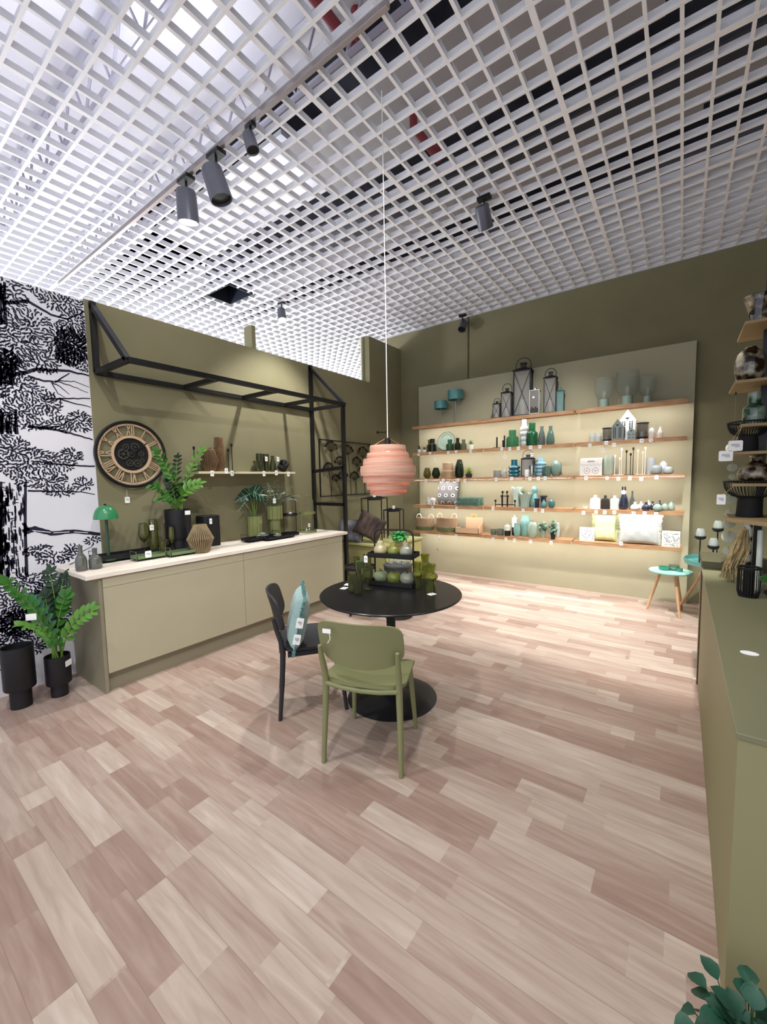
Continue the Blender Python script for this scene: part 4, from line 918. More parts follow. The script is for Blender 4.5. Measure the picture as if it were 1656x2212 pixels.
add(M_,2,CANDLE(mat('frosted grey glass','#b9b9b4',.3,trans=.4),mat('pink wax','#dcb9a8',.6)),1065,1082.5,1014.5,'wide frosted candle glass','candle',-.03); add(M_,2,CANDLE(GCL,mat('pink wax')),1084,1094.6,1009.8,'narrow clear candle glass with pink wax','candle',-.03)
add(M_,2,V('ceramic_vase','ring3',DTEAL),1096.5,1124,993,'deep teal ringed vase','vase',-.02); add(M_,2,LANT(body=.68,X=False),1125,1155.5,972,'black iron lantern with thin ring handle','lantern',.04)
add(M_,2,TWOTONE('tealight_holder',STEEL,mat('chrome','#c9ccd0',.1,1),.35),1141.5,1155.6,1002,'small chrome topped oil lamp','lamp',-.06); add(M_,2,V('pillar_candle','cyl',WHC,open_=False),1132.5,1143,1014.3,'short white pillar candle before the lantern','candle',-.08)
add(M_,2,V('ceramic_vase','ring4',BLU),1155.6,1179.7,987.7,'powder blue ringed vase','vase',.03); add(M_,2,V('glass_vase','barrel',GMI,.03,10),1169.6,1189.6,1007,'low mint glass vase','vase',-.06); add(M_,2,V('glass_vase','oval',mat('mint veined glass','#a9cbbf',.1,trans=.55),.03,9,20),1188.8,1213.4,995,'tall mint glass vase with pale veins','vase',.0)
add(M_,3,CANDELABRA,1064.5,1116.5,1060.7,'black metal candelabra with six cups','candelabra',-.05)
RUF=lambda a,r,z,rr:(rr*(1+.09*math.sin(5*a)*min(1,z/.15)**2),z+.014*math.sin(5*a+1)*min(1,z/.15)**2)
add(M_,3,V('ceramic_vase','flare',PSG,.015,24,wave=RUF),1103,1128.4,1053,'tall pale sage vase with ruffled mouth','vase',.06); add(M_,3,V('ceramic_vase','flare',mat('frosted sage','#a5b9ac',.3),.03,24,wave=RUF),1118.5,1148.3,1065.3,'broad frosted sage vase with ruffled mouth','vase',-.02)
add(M_,3,V('ceramic_vase','gourd',mat('muted teal ceramic','#6f9d9b',.3)),1143.6,1164.2,1047.5,'muted teal gourd shaped bottle vase','vase',.05); add(M_,3,V('spool_candlestick','spool',NAVY),1152.8,1166.2,1077.3,'shorter black spool candlestick','candle holder',-.05); add(M_,3,V('spool_candlestick','spool',NAVY),1165,1182,1070.6,'taller black spool candlestick','candle holder',.06)
add(M_,3,V('ceramic_vase','pearv',TEAL),1167,1181,1078.6,'small glossy teal pear vase','vase',-.05); add(M_,3,V('ceramic_vase','ball',mat('deep teal glaze','#3f6e70',.2,coat=.4)),1183.5,1198.8,1078.6,'round glossy dark teal bud vase','vase',-.04)
add(M_,4,V('glass_tumbler','cyl',mat('smoky sage glass','#7f9184',.2,trans=.5)),1059,1072,1143.5,'left smoky sage tumbler','tumbler',-.03,'smoky sage tumblers'); add(M_,4,V('glass_tumbler','cyl',mat('smoky sage glass')),1072.2,1088,1143,'right smoky sage tumbler','tumbler',-.05,'smoky sage tumblers')
add(M_,4,TWOTONE('candle_jar',BLC,WHC,.45),1089.2,1102.5,1131.8,'squat white candle jar in black base','candle',-.05); add(M_,4,TWOTONE('candle_jar',BLC,WHC,.4),1105,1117,1112.5,'tall white candle jar in black base','candle',.04)
add(M_,4,V('glass_vase','twist',MINT,.09,6,22),1108.6,1123.8,1130.3,'small twisted mint vase','vase',-.06); add(M_,4,V('glass_vase','twistt',MINT,.07,5,16),1123.2,1145,1113.8,'tall twisted mint vase','vase',.02)
add(M_,4,V('glass_vase','oval',thin('bubbled clear glass','#b4c7b4',.5),.02,9),1139,1161.4,1127.2,'clear bubble vase with green tint','vase',-.07)
add(M_,4,BUSH(thin('clear pot','#9fb59f',.5),LEAFS,.4,60,.62,.5),1160,1184,1122.6,'bushy silver green plant in a glass pot','plant',-.02); add(M_,4,BUSH(BLACKM,mat('grey green leaf','#6f9180',.5,noise=.25,nscale=14),.34,60,.5,.5),1182.5,1206,1124,'silver green plant in a small black pot','plant',-.09)
add(M_,4,V('glass_vase','oval',GCL),1199.5,1209.5,1127,'thin clear glass vase beside the plant','vase',.08)
# right bay
gg='ribbed goblet lamps on the right bay'
add(R_,0,GLAMP,1281.5,1327,818,'left goblet lamp with ribbed glass bowl','lamp',-.02,gg); add(R_,0,GLAMP,1327.6,1381.5,802.5,'largest middle goblet lamp with ribbed glass bowl','lamp',.0,gg); add(R_,0,GLAMP,1378,1418.6,814,'right goblet lamp with ribbed glass bowl','lamp',.0,gg)
add(R_,1,CANDLE(GCL,WHC),1271.3,1285.3,933,'left square clear tealight glass','candle',-.02); add(R_,1,CANDLE(GCL,WHC),1285.8,1299.5,933,'right clear tealight glass','candle',.0)
MESHM=mat('dark mesh','#3a3836',.7,noise=.2,nscale=60)
def CYLLANT(x,y,z,r,h,lab,cat,grp):
    t=thing('mesh_lantern',lab,cat,(x,y,z),0,grp); MB().lathe([(0,0),(r,0),(r,h*.14),(r*.98,h*.14),(0,h*.14)],28).build('base',BLACKM,t)
    MB().lathe([(r*.96,h*.14),(r*.96,h*.9)],28).build('mesh_wall',thin('black mesh glass','#3a3835',.6,.4),t); MB().tube(disc_pts(28,r*.98,h*.94),.006,6,closed=True).build('rim',BLACKM,t)
    MB().tube([(-r*.9,0,h*.45)]+[(-r*.9*math.cos(a),-.3*r-r*.0,h*.45-h*.1*math.sin(a)) for a in (.5,1,1.57,2.1,2.6)]+[(r*.9,0,h*.45)],.0018,4).build('handle',BLACKM,t)
    MB().lathe([(0,h*.14),(r*.4,h*.14),(r*.4,h*.45),(0,h*.45)],14).build('candle',WHC,t); return t
add(R_,1,CYLLANT,1300.2,1321,923.5,'smaller black mesh lantern left of the houses','lantern',.0); add(R_,1,HOUSE('#7c8785'),1320,1348.3,906,'grey metal house lantern','house lantern',-.03); add(R_,1,HOUSE('#e3e9e6'),1336,1375,886,'tall white metal house lantern','house lantern',.06); add(R_,1,HOUSE('#8f9b97',.05),1354,1373.6,924,'smallest grey house lantern with gable roof','house lantern',-.07)
add(R_,1,CYLLANT,1373.8,1400.5,912,'larger black mesh lantern right of the houses','lantern',.0); add(R_,1,TWOTONE('egg_candle',mat('blush wax','#e5cfc2',.6),WHC,.22,prof='egg'),1399.3,1414.2,923.5,'white egg shaped candle','candle',-.01); add(R_,1,TWOTONE('pear_candle',mat('blush wax'),WHC,.2,prof='pear'),1418.2,1432.4,921.3,'white pear shaped candle','candle',-.01)
add(R_,2,GIFTBOX,1252.8,1301.3,989.5,'white mug gift box with printed wreaths','gift box',-.0); add(R_,2,V('ceramic_vase','barrel',mat('faceted sage','#9eab98',.45),.07,7,0,wave=lambda a,r,z,rr:(r*(1+.05*math.sin(7*a+(2.2 if int(z/.03)%2 else 0))),z)),1302,1326,983.3,'faceted pale sage vase','vase')
sg='tall candle stick trios on the right bay'
add(R_,2,STICKS(WHC,[(-.75,.76),(.15,.66),(.5,1.)]),1325,1347.5,968.3,'white trio of tall candle sticks','candle holder',-.03,sg); add(R_,2,STICKS(BLACKM,[(-.6,.91),(.15,.8),(.65,1.)]),1347.8,1371,967,'black trio of tall candle sticks','candle holder',-.03,sg); add(R_,2,STICKS(mat('cream metal','#e0d8c6',.5),[(-.5,.92),(.45,.85),(.9,1.)]),1371.5,1394,966,'cream trio of tall candle sticks','candle holder',-.03,sg)
add(R_,2,V('ceramic_vase','cyl',mat('grey ribbed ceramic','#a7acad',.5),.015,30),1395,1414.5,989,'grey ribbed cylinder vase','vase',.03); add(R_,2,V('ceramic_vase','ball',mat('grey dotted ceramic','#8f9697',.45,noise=.1,nscale=60)),1405,1430,1004,'round grey vase with dark lip','vase',-.06); add(R_,2,V('ceramic_vase','ball',mat('white patterned ceramic','#d8dade',.4,noise=.12,nscale=50)),1423.5,1441.5,995.5,'white patterned round vase behind the grey ones','vase',.07); add(R_,2,V('ceramic_vase','oval',GRC,k=3),1431,1454.8,1008,'low oval grey vase','vase',-.05)
add(R_,3,V('glass_bowl','cup',GCL),1257.2,1270.4,1092.5,'tiny clear glass bowl at the left end','bowl',-.05)
fl=[(.9,0),(1,.04),(.93,.62),(.8,.74),(.34,.82),(.28,.86),(.3,1)]; PROF['flask']=fl
fg='boxy flask vases on the right bay'
add(R_,3,V('flask_vase','flask',WHC,sy=.5),1273,1297,1069.2,'white boxy flask vase','vase',0,fg); add(R_,3,V('flask_vase','flask',mat('rough black clay','#26231f',.8),sy=.5),1296.8,1317,1070.2,'rough black boxy flask vase','vase',0,fg); add(R_,3,V('flask_vase','flask',mat('pale celadon','#c0cfc9',.4),sy=.5),1316.4,1338.2,1070.2,'pale celadon boxy flask vase','vase',0,fg)
def BOTTLE2(x,y,z,r,h,lab,cat,grp):
    t=thing('bottle_vase',lab,cat,(x,y,z),0,grp); MB().lathe([(0,0)]+smoothp(scl(PROF['tear'],r,h),3)+[(0,h*.8)],28,rib=.05,nr=5).build('body',NAVY,t)
    for s in (-1,1): MB().lathe([(0,h*.78),(r*.17,h*.78),(r*.17,h),(r*.1,h),(0,h*.9)],12,c=(s*r*.25,0,0)).build('spout',NAVY,t)
    MB().lathe([(0,0),(r*.5,0),(r*.5,.002),(0,.002)],20,M=Matrix.Translation((0,-r*.45,h*.76))@Matrix.Rotation(PI/2,4,'X')).build('round_tag',WHITE,t,label='round white tag'); return t
add(R_,3,BOTTLE2,1335.8,1357.2,1051.3,'navy teardrop bottle with two spouts','bottle'); add(R_,3,V('glass_bottle','bottle',GBL),1359.4,1370.4,1060.3,'slim clear blue bottle with capped neck','bottle',.05)
sq='small squat bud vases on the right bay'
for l,r_,tp,M1,d,yo in ((1361,1381,1084.5,WHC,'front white squat bud vase',-.07),(1376.6,1391,1083,WHC,'rear white squat bud vase',.03),(1384.5,1405.6,1085.3,NAVY,'front navy squat bud vase',-.08),(1402.3,1415.3,1083.3,NAVY,'rear navy squat bud vase',.02),(1395,1406,1080.6,WHC,'small white bud vase behind the navy ones',.1),(1409,1430.8,1084.7,SAGE,'wide sage squat bud vase',-.09),(1419,1429.2,1081,BLC,'black squat bud vase behind the sage ones',.09),(1427.4,1443.6,1083.6,SAGE,'middle sage squat bud vase',-.03)):
    add(R_,3,V('bud_vase','squat',M1),l,r_,tp,d,'vase',yo,sq)
add(R_,3,V('bud_vase','pearv',SAGE),1441.2,1457.6,1081.2,'rightmost and tallest sage bud vase','vase',.0,sq)
add(R_,4,BOX('card_box',WHC,.05,40),1251.5,1283.5,1139.5,'white printed card box left of the cushions','box',-.02)
x,y,h,r=fit(1281,1332,1112,1,5.86,TOPZ[4]); cushion('pale lime cushion with fringed sides on the bottom shelf of the right bay',r*2,.345,.11,'#c9cf9c',(x,5.87,TOPZ[4]+.172),(math.radians(-12),0,0),.028,'#c9cf9c',seed=5); ITEMS.append((R_,4,x,'lime cushion'))
x,y,h,r=fit(1338,1424,1116,1,5.80,TOPZ[4]); cushion('large pale grey cushion with fringed sides on the bottom shelf of the right bay',r*2,.375,.12,'#b9bcb8',(x,5.79,TOPZ[4]+.187),(math.radians(-12),0,0),.03,'#c4c6bc',seed=9); ITEMS.append((R_,4,x,'large grey cushion'))
add(R_,4,BOX('card_box',WHC,.06,70),1428.5,1468.5,1147.5,'white patterned card box right of the cushions','box',-.05)
# ---------------------------------------------------------------- price tags along the shelf edges
used={}
def ptag(bay,tier,px,py,rd=0,hang=False):
    p=at(px,py,1,5.684); c=[i for i in ITEMS if i[0]==bay and i[1]==tier] or [(0,0,p.x,'edge')]
    it=min(c,key=lambda i:abs(i[2]-p.x)); side='' if abs(it[2]-p.x)<.05 else ('just left of ' if p.x<it[2] else 'just right of ')
    sh=it[3]; base='%s white price tag %s %sthe %s, %s shelf of the %s bay'%('round' if rd else 'square','hanging low on a string' if hang else 'on the edge',side or 'below ',sh,TIER[tier],bay)
    base=base.replace('the the','the'); k=used.get(base,0); used[base]=k+1
    if k: base=base.replace('white price tag','second white price tag')
    w=base.split()
    if len(w)>16:
        short=' '.join(sh.split()[:3]); base='%s price tag%s %sthe %s, %s shelf, %s bay'%('round' if rd else 'white',' on string' if hang else '',side or 'below ',short,TIER[tier],bay)
        k=used.get(base,0); used[base]=k+1
        if k: base='another '+base
    z=TOPZ[tier]
    t=thing('price_tag',base,'price tag',(p.x,5.6865 if not hang else 5.684,p.z),0,'price tags on the oak shelves')
    tagmesh(.04,.047,rd).build('card',TAGM,t)
    if hang: MB().tube([(0,0,.024),(0,.0,max(z-p.z-.0,.05))],.0012,4).build('string',WHITE,t)
    return t
ZA=lambda x,y:(860+x/8.28,880+y/8.28); ZB=lambda x,y:(860+x/8.28,1040+y/8.28); ZC=lambda x,y:(1040+x/7.527,870+y/7.527); ZD=lambda x,y:(1040+x/7.527,1040+y/7.527); ZF=lambda x,y:(1240+x/6.369,860+y/6.369); ZG=lambda x,y:(1240+x/6.369,1030+y/6.369)
for f,bay,tier,lst in ((ZA,L_,1,((360,845,1),(565,820,1),(888,808,1),(1030,790,1),(1290,785,0))),(ZA,L_,2,((488,1305,0),(800,1300,0),(1065,1300,0),(1187,1310,0))),(ZB,L_,3,((610,465,0),(1040,480,0))),(ZB,L_,4,((1030,970,0),)),
   (ZC,M_,1,((325,750,0),(455,748,0),(595,740,0),(790,725,0),(945,715,0))),(ZC,M_,2,((232,1245,0),(485,1230,0),(783,1235,0),(920,1232,0),(1028,1225,0))),(ZD,M_,3,((182,440,0),(672,470,0),(872,467,0),(988,478,0))),(ZD,M_,4,((185,940,0),(393,940,0),(533,955,0),(793,978,0),(1127,995,0))),
   (ZF,R_,1,((213,648,1),(440,615,0),(545,645,0),(925,585,0),(1053,578,1))),(ZF,R_,2,((160,1100,0),(450,1100,1),(605,1108,0),(763,1102,0),(920,1112,0),(1130,1090,0))),(ZG,R_,3,((125,495,0),(300,485,0),(418,488,0),(550,490,0),(815,505,0),(967,503,0),(1125,512,0))),(ZG,R_,4,((642,920,0),))):
    for x,y,rd in lst: ptag(bay,tier,*f(x,y),rd)
for f,bay,tier,x,y in ((ZA,L_,1,655,930),(ZB,L_,4,735,1030),(ZC,M_,1,375,880),(ZC,M_,1,820,845),(ZF,R_,1,395,718)): ptag(bay,tier,*f(x,y),0,True)
# ---------------------------------------------------------------- slim shelf on the green wall
MB().box(WX+.001,-3.77,2.17,3.395,1.628,1.650).build('floating_shelf',mat('cream shelf','#cfc8a8',.5),label='slim cream floating shelf on the green wall above the counter',cat='shelf')
SZ=1.6505; SX=-3.865
ZH=lambda x,y:(400+x/6.37,920+y/6.37)
RAT=mat('brown rattan','#7d6244',.8,noise=.25,nscale=25,bump=.4)
def rattan(x,y,z,r,h,lab,p,nst=30,M1=RAT):
    t=thing('rattan_vase',lab,'vase',(x,y,z)); pr=[(a*r,b*h) for a,b in p]
    MB().lathe([(0,0)]+[(a*.96,b) for a,b in pr]+[(pr[-1][0]*.9,h),(pr[-1][0]*.85,h*.9),(0,h*.85)],30).build('body',mat('dark rattan core','#4e3b29',.9),t)
    m=MB()
    for k in range(nst): a=2*PI*k/nst; m.tube([(q*math.cos(a),q*math.sin(a),b) for q,b in pr],.0035 if r<.11 else .0045,5)
    m.build('cane_ribs',M1,t)
    for q,b in (pr[0],pr[-1]): MB().tube(disc_pts(28,q,b),.005,5,closed=True).build('rim',M1,t)
    return t
x,y,h,r=fit(432,472,972,0,SX,SZ); rattan(x,y,SZ,r,h,'round faceted rattan vase on the slim cream wall shelf',[(.5,0),(1,.5),(.55,1)],26)
x,y,h,r=fit(460.5,486,946,0,SX-.02,SZ); rattan(x,y,SZ,r,h,'tall tapering brown rattan vase on the slim cream wall shelf',[(.85,0),(1,.25),(.7,1)],26)
x,y,h,r=fit(410,427,964.5,0,SX,SZ); STICKS(BLACKM,[(0,1.)])(x,y+.02,SZ,r*.8,h,'single black candle stick at the plant end of the wall shelf','candle holder','black candle sticks on the wall shelf')
x,y,h,r=fit(486,509,958.5,0,SX,SZ); STICKS(BLACKM,[(-.35,.82),(.15,1.)])(x,y,SZ,r*.8,h,'pair of black candle sticks beside the tall rattan vase','candle holder','black candle sticks on the wall shelf')
for l,r_,tp,pf,lab,M1,nm in ((546,569.5,996,'flare','small footed olive glass dish at the front of the wall shelf',mat('smoked olive glass','#4f5233',.1,trans=.5),'glass_dish'),(553,568,980,'cup','dark olive drinking glass behind the footed dish',mat('smoked olive glass'),'drinking_glass'),(568,581,981,'cup','olive tumbler carrying a price tag on the wall shelf',mat('smoked olive glass'),'drinking_glass'),(581,597,985,'cone','small olive glass carafe beside the black knot',mat('smoked olive glass'),'glass_carafe')):
    x,y,h,r=fit(l,r_,tp,0,SX+(.05 if nm=='glass_dish' else -.02),SZ); V(nm,pf,M1)(x,y,SZ,r,h,lab,nm.split('_')[1] if nm!='drinking_glass' else 'glass','olive glassware on the wall shelf')
x,y,h,r=fit(597,626,990,0,SX,SZ); m=MB()
for k in range(3):
    q=Matrix.Rotation(k*1.05,4,'Y')@Matrix.Rotation(k*.9+.4,4,'X'); m.tube([q@Vector((math.cos(a)*r*.72,math.sin(a)*r*.72,.12*r*math.sin(3*a)))+Vector((0,0,h*.5)) for a in [2*PI*i/24 for i in range(24)]],r*.25,8,closed=True)
zmin=min(v[2] for v in m.v); m.v=[(a,b,c-zmin) for a,b,c in m.v]
m.build('knot_ornament',BLACKM,loc=(x,y,SZ),label='black knotted ornament at the right end of the wall shelf',cat='ornament')
for i,(zx,zy,lb_) in enumerate(((370,655,'white price tag below the round rattan vase on the wall shelf'),(565,620,'tilted white price tag below the tall rattan vase'),(645,652,'white price tag below the pair of black candle sticks'),(1083,657,'white price tag below the footed olive dish'),(1252,647,'white price tag below the olive carafe'),(1418,662,'white price tag below the black knot ornament'))):
    p=at(*ZH(zx,zy),0,-3.768); tagmesh(.038,.055).build('price_tag',TAGM,loc=(p.x,p.y,p.z),rot=(0,.0 if i!=1 else .0,PI/2),label=lb_,cat='price tag',group='price tags on the wall shelf')
for zx,zy,xx,lb_ in ((1115,455,-3.80,'white price tag hung on the olive tumbler'),(1275,458,-3.80,'white price tag hung beside the black knot')):
    p=at(*ZH(zx,zy),0,xx); t=thing('price_tag',lb_,'price tag',p,PI/2,'price tags on the wall shelf'); tagmesh(.036,.05).build('card',TAGM,t); MB().tube([(0,0,.025),(0,.03,.035),(0,.05,.03)],.0012,4).build('string',WHITE,t)
# ---------------------------------------------------------------- goods on the counter
CT=.9005
def cfit(l,r_,top,x): return fit(l,r_,top,0,x,CT)
SMK=mat('smoky grey glass','#7c8078',.1,trans=.55,coat=.4)
x,y,h,r=cfit(161,188,1178,-3.60); V('bottle_vase','bottle',SMK)(x,y,CT,r,h,'taller smoky grey bottle vase at the left end of the counter','vase','smoky bottle vases on the counter')
x,y,h,r=cfit(190,220.5,1184,-3.60); V('bottle_vase','bottle',SMK)(x,y,CT,r,h,'shorter smoky grey bottle vase at the left end of the counter','vase','smoky bottle vases on the counter')
GML=mat('green enamel','#2f7f50',.3,coat=.3)
x,y,h,r=cfit(203,259,1089,-3.80); t=thing('mushroom_lamp','green mushroom table lamp with dome shade on the counter','lamp',(x,y,CT+.0165))
h-=.0165; MB().lathe(smoothp([(r,h*.74),(r*.98,h*.79),(r*.8,h*.9),(r*.45,h*.97),(0,h*.985)],4)+[(0,h*.97)]+[(r*.97,h*.74)],40).build('dome_shade',GML,t)
MB().lathe([(0,0),(r*.62,0),(r*.62,.012),(.012,.018),(.011,h*.9),(0,h*.9)],24).build('stem',mat('dark green metal','#2b4a35',.4),t); MB().lathe([(0,h*.97),(.008,h*.975),(.01,h*1.0),(0,h*1.01)],12).build('finial',BLACKM,t)
def rtray(lab,p0,p1,d,hh,M1,wm,hz=.05,zb=CT,grp=None,lip=.03,name='serving_tray'):
    a=Vector((p0[0],p0[1],0)); b=Vector((p1[0],p1[1],0)); L=(b-a).length/2; c=(a+b)/2; t=thing(name,lab,'tray',(c.x,c.y,zb),math.atan2(b.y-a.y,b.x-a.x),grp)
    m=MB(); m.box(-L,L,-d/2,d/2,.012,.016)
    for q in ((-L,L,-d/2,-d/2+.003),(-L,L,d/2-.003,d/2),(-L,-L+.003,-d/2,d/2),(L-.003,L,-d/2,d/2)): m.box(*q,.012,.012+lip)
    m.build('tray',M1,t)
    for s in (-1,1):
        MB().tube([(s*(L+.004),-d/2+.01,0),(s*(L+.004),-d/2+.01,lip+hz),(s*(L+.004),d/2-.01,lip+hz),(s*(L+.004),d/2-.01,0),(s*(L+.004),-d/2+.01,0)],.003,5,smooth=False).build('handle',wm,t)
    return t
TRG=mat('green tray','#667a55',.5); WIRE=mat('dull olive wire','#6f6f5e',.4,.5)
rtray('long black tray behind the green lamp on the counter',(-3.84,1.27),(-3.84,1.90),.16,.03,BLACKM,BLACK,grp='trays on the counter',lip=.05)
rtray('short green tray with wire handles, left of the two on the counter',(-3.66,1.50),(-3.66,1.73),.13,.03,TRG,WIRE,grp='trays on the counter')
rtray('long green tray with wire handles in front of the black planter',(-3.60,1.745),(-3.60,2.02),.14,.03,TRG,WIRE,grp='trays on the counter')
MB().box(-.12,.12,-.05,.05,.0,.006).build('tray_liner',mat('mossy liner','#3f5a33',.9,noise=.4,nscale=60,bump=.8),loc=(-3.60,1.882,CT+.0165),rz=PI/2,label='mossy green mat lying in the long green tray',cat='mat')
OG=mat('olive glass','#6d7038',.08,trans=.6,coat=.3)
for l,r_,tp,xx,pf,lab,nm in ((296,321,1129,-3.86,'wine','olive tulip wine glass beside the tall olive cylinder','wine_glass'),(315,335,1120,-3.90,'cyl','tall olive glass cylinder carrying a price tag on the counter','glass_cylinder'),(364,377.5,1133,-3.74,'wine','slim olive champagne flute in front of the black planter','wine_glass'),(344,360,1165,-3.76,'cup','low olive tumbler in a wire holder on the counter','glass_tumbler')):
    x,y,h,r=cfit(l,r_,tp,xx); m=MB(); h-=.02; zz=CT+.0185
    if pf=='wine': m.lathe(hollow(smoothp([(.7*r,0),(.68*r,.01*h),(.08*r,.03*h),(.07*r,.3*h),(.1*r,.38*h),(.7*r,.48*h),(1*r,.62*h),(.92*r,.8*h),(.72*r,h)],3),.0015),28)
    else: m.lathe(hollow(scl(PROF[pf],r,h),.003),28)
    if xx>-3.78: zz=CT
    m.build(nm,OG,loc=(x if xx>-3.78 else -3.84,y,zz if xx>-3.78 else CT+.0165),label=lab,cat='glass',group='olive glasses on the counter')
p=at(*(160+1068/6.37,1080+380/6.37),0,-3.80); t=thing('price_tag','white price tag on the tall olive glass cylinder','price tag',p,PI/2,'price tags on the counter'); tagmesh(.036,.048).build('card',TAGM,t); MB().tube([(0,0,.024),(0,0,.05)],.0012,4).build('string',WHITE,t)
p=at(*(160+1005/6.37,1080+680/6.37),0,-3.60); t=thing('price_card','white price card leaning on the front of the short green tray','price card',(-3.585,p.y,CT+.052),PI/2,'price tags on the counter'); tagmesh(.05,.055).build('card',TAGM,t)
# rattan vase on the counter
x,y,h,r=cfit(403.6,462,1133.7,-3.56); rattan(x,y,CT,r,h,'diamond shaped rattan vase standing on the counter before the planter',[(.45,0),(.62,.04),(1,.5),(.52,.93),(.48,1)],36,mat('grey rattan','#8d7c5e',.8,noise=.2,nscale=20))
x,y,h,r=cfit(419,461,1114,-3.86); m=MB(); m.rbox(-r,r,-.07,.07,0,h,.01); m.build('storage_box',BLACKM,loc=(x,y+.05,CT),rz=PI/2,label='tall black box standing behind the diamond rattan vase',cat='box')
p=at(455,1126,0,-3.78); t=thing('price_tag','white price tag on the tall black box','price tag',p,PI/2,'price tags on the counter'); tagmesh(.028,.055).build('card',TAGM,t)
# zz plants
PLB=mat('black planter','#16161a',.5); STG=mat('plant stem green','#6f9440',.5); SOIL=mat('dark soil','#1b1712',.95)
def frond(t,base,tip,nl,L,W,leafm,sag=.12,seed=0,side=Vector((0,0,1))):
    rr=random.Random(seed); a=Vector(base); b=Vector(tip); m=MB(); pts=[]
    out=(b-a); out.z=0
    for i in range(9):
        q=i/8; pts.append(a+(b-a)*q+Vector((0,0,1))*sag*math.sin(PI*q)-out*(.35*math.sin(PI*q)*.3))
    m.tube(pts,[.006-.0045*i/8 for i in range(9)],6,mi=1)
    nl=max(5,int(nl*.8))
    for k in range(nl):
        q=.28+.72*k/(nl-1); f=q*8; i=min(int(f),7); p=pts[i].lerp(pts[i+1],f-i); d=(pts[i+1]-pts[i]).normalized(); u=d.cross(Vector((0.5,-.8,.3))).normalized(); s=1 if k%2 else -1
        ll=L*(1-.35*abs(q-.6))*rr.uniform(.85,1.1); W2=max(W,L*.42)*1.12
        for s in (-1,1): m.leaf(p,u*s*.9+d*.75+Vector((0,0,rr.uniform(-.1,.2))),Vector((.55,-.6,.6)),ll,W2*rr.uniform(.85,1.1),bend=.15,fold=.1)
    m.leaf(pts[-1],d,Vector((.5,-.6,.6)),L,W)
    return m.build('frond',[leafm,STG],t)
def planter(t,r,h,step=.68):
    pt_=MB().lathe([(0,0),(r*step,0),(r*step,h*.30),(r*.97,h*.31),(r,h*.33),(r,h),(r*.93,h),(r*.93,h*.92),(0,h*.92)],36).build('pot',PLB,t)
    MB().lathe([(0,h*.9),(r*.92,h*.905),(0,h*.93)],20).build('soil',SOIL,pt_)
ZZL=mat('zz leaf green','#356a22',.35,noise=.22,nscale=7); ZZD=mat('zz leaf dark','#1b331c',.45,noise=.2,nscale=7); ZZB=mat('zz leaf lime','#55862e',.35,noise=.15,nscale=7)
x,y,h,r=cfit(357,414,1100,-3.82); t=thing('zz_plant','zz plant with arching glossy leaves in a black planter on the counter','plant',(x,y,CT)); planter(t,r,h,.8)
MB().rbox(-.019,.019,-.026,.026,-.001,.001,.005,M=Matrix.Translation((r+.012,.03,h-.03))@Matrix.Rotation(PI/2,4,'Y')).build('price_tag',WHITE,t)
O=Vector((x,y,CT))
for i,(px,py,xx,lm,n,L,W) in enumerate(((342,982,-3.74,ZZL,11,.085,.042),(383,990,-3.88,ZZD,10,.07,.022),(434,975,-3.74,ZZB,11,.075,.03),(332,1050,-3.68,ZZL,9,.075,.04),(426,1046,-3.66,ZZB,8,.09,.035),(362,1040,-3.70,ZZD,9,.07,.04),(398,1046,-3.84,ZZD,9,.07,.03),(350,1075,-3.62,ZZL,7,.08,.045))):
    tip=at(px,py,0,xx)-O; frond(t,(rnd.uniform(-.03,.03),rnd.uniform(-.03,.03),h*.92),tip,n,L,W,lm,.05,i)
# floor planters
x,y,h,r=fit(96,157,1414,0,-3.66,0); t=thing('zz_plant','zz plant in a stepped black planter on the floor beside the cabinet','plant',(x,y,0)); planter(t,r,h)
MB().rbox(-.022,.022,-.03,.03,-.001,.001,.005,M=Matrix.Translation((r*.8,-.0+r*.62,h-.06))@Matrix.Rotation(.65,4,'Z')@Matrix.Rotation(PI/2,4,'Y')).build('price_tag',WHITE,t)
O=Vector((x,y,0))
for i,(px,py,xx,lm,n,L,W) in enumerate(((20,1262,-3.55,ZZL,11,.09,.055),(98,1290,-3.7,ZZD,9,.08,.05),(140,1292,-3.62,ZZL,8,.09,.05),(197,1318,-3.33,ZZB,9,.085,.035),(52,1352,-3.48,ZZB,8,.085,.035),(108,1240,-3.74,ZZD,10,.08,.04),(72,1300,-3.66,mat('zz leaf teal','#3f7f5c',.4,noise=.15,nscale=7),9,.08,.045),(138,1250,-3.7,ZZD,9,.08,.035),(112,1380,-3.45,ZZL,6,.08,.04))):
    frond(t,(rnd.uniform(-.03,.03),rnd.uniform(-.03,.03),h*.92),at(px,py,0,xx)-O,n,L,W,lm,.06,i+20)
tt=at(67,1333,0,-3.52)-O; MB().rbox(-.022,.022,-.03,.03,-.001,.001,.005,M=Matrix.Translation(tt)@Matrix.Rotation(-.6,4,'Z')@Matrix.Rotation(PI/2,4,'Y')).build('price_tag',WHITE,t)
x,y,h,r=fit(11,88,1392,0,-3.70,0); t=thing('planter','empty stepped black planter on the floor at the left edge','planter',(x,y-.02,0)); planter(t,r,h)
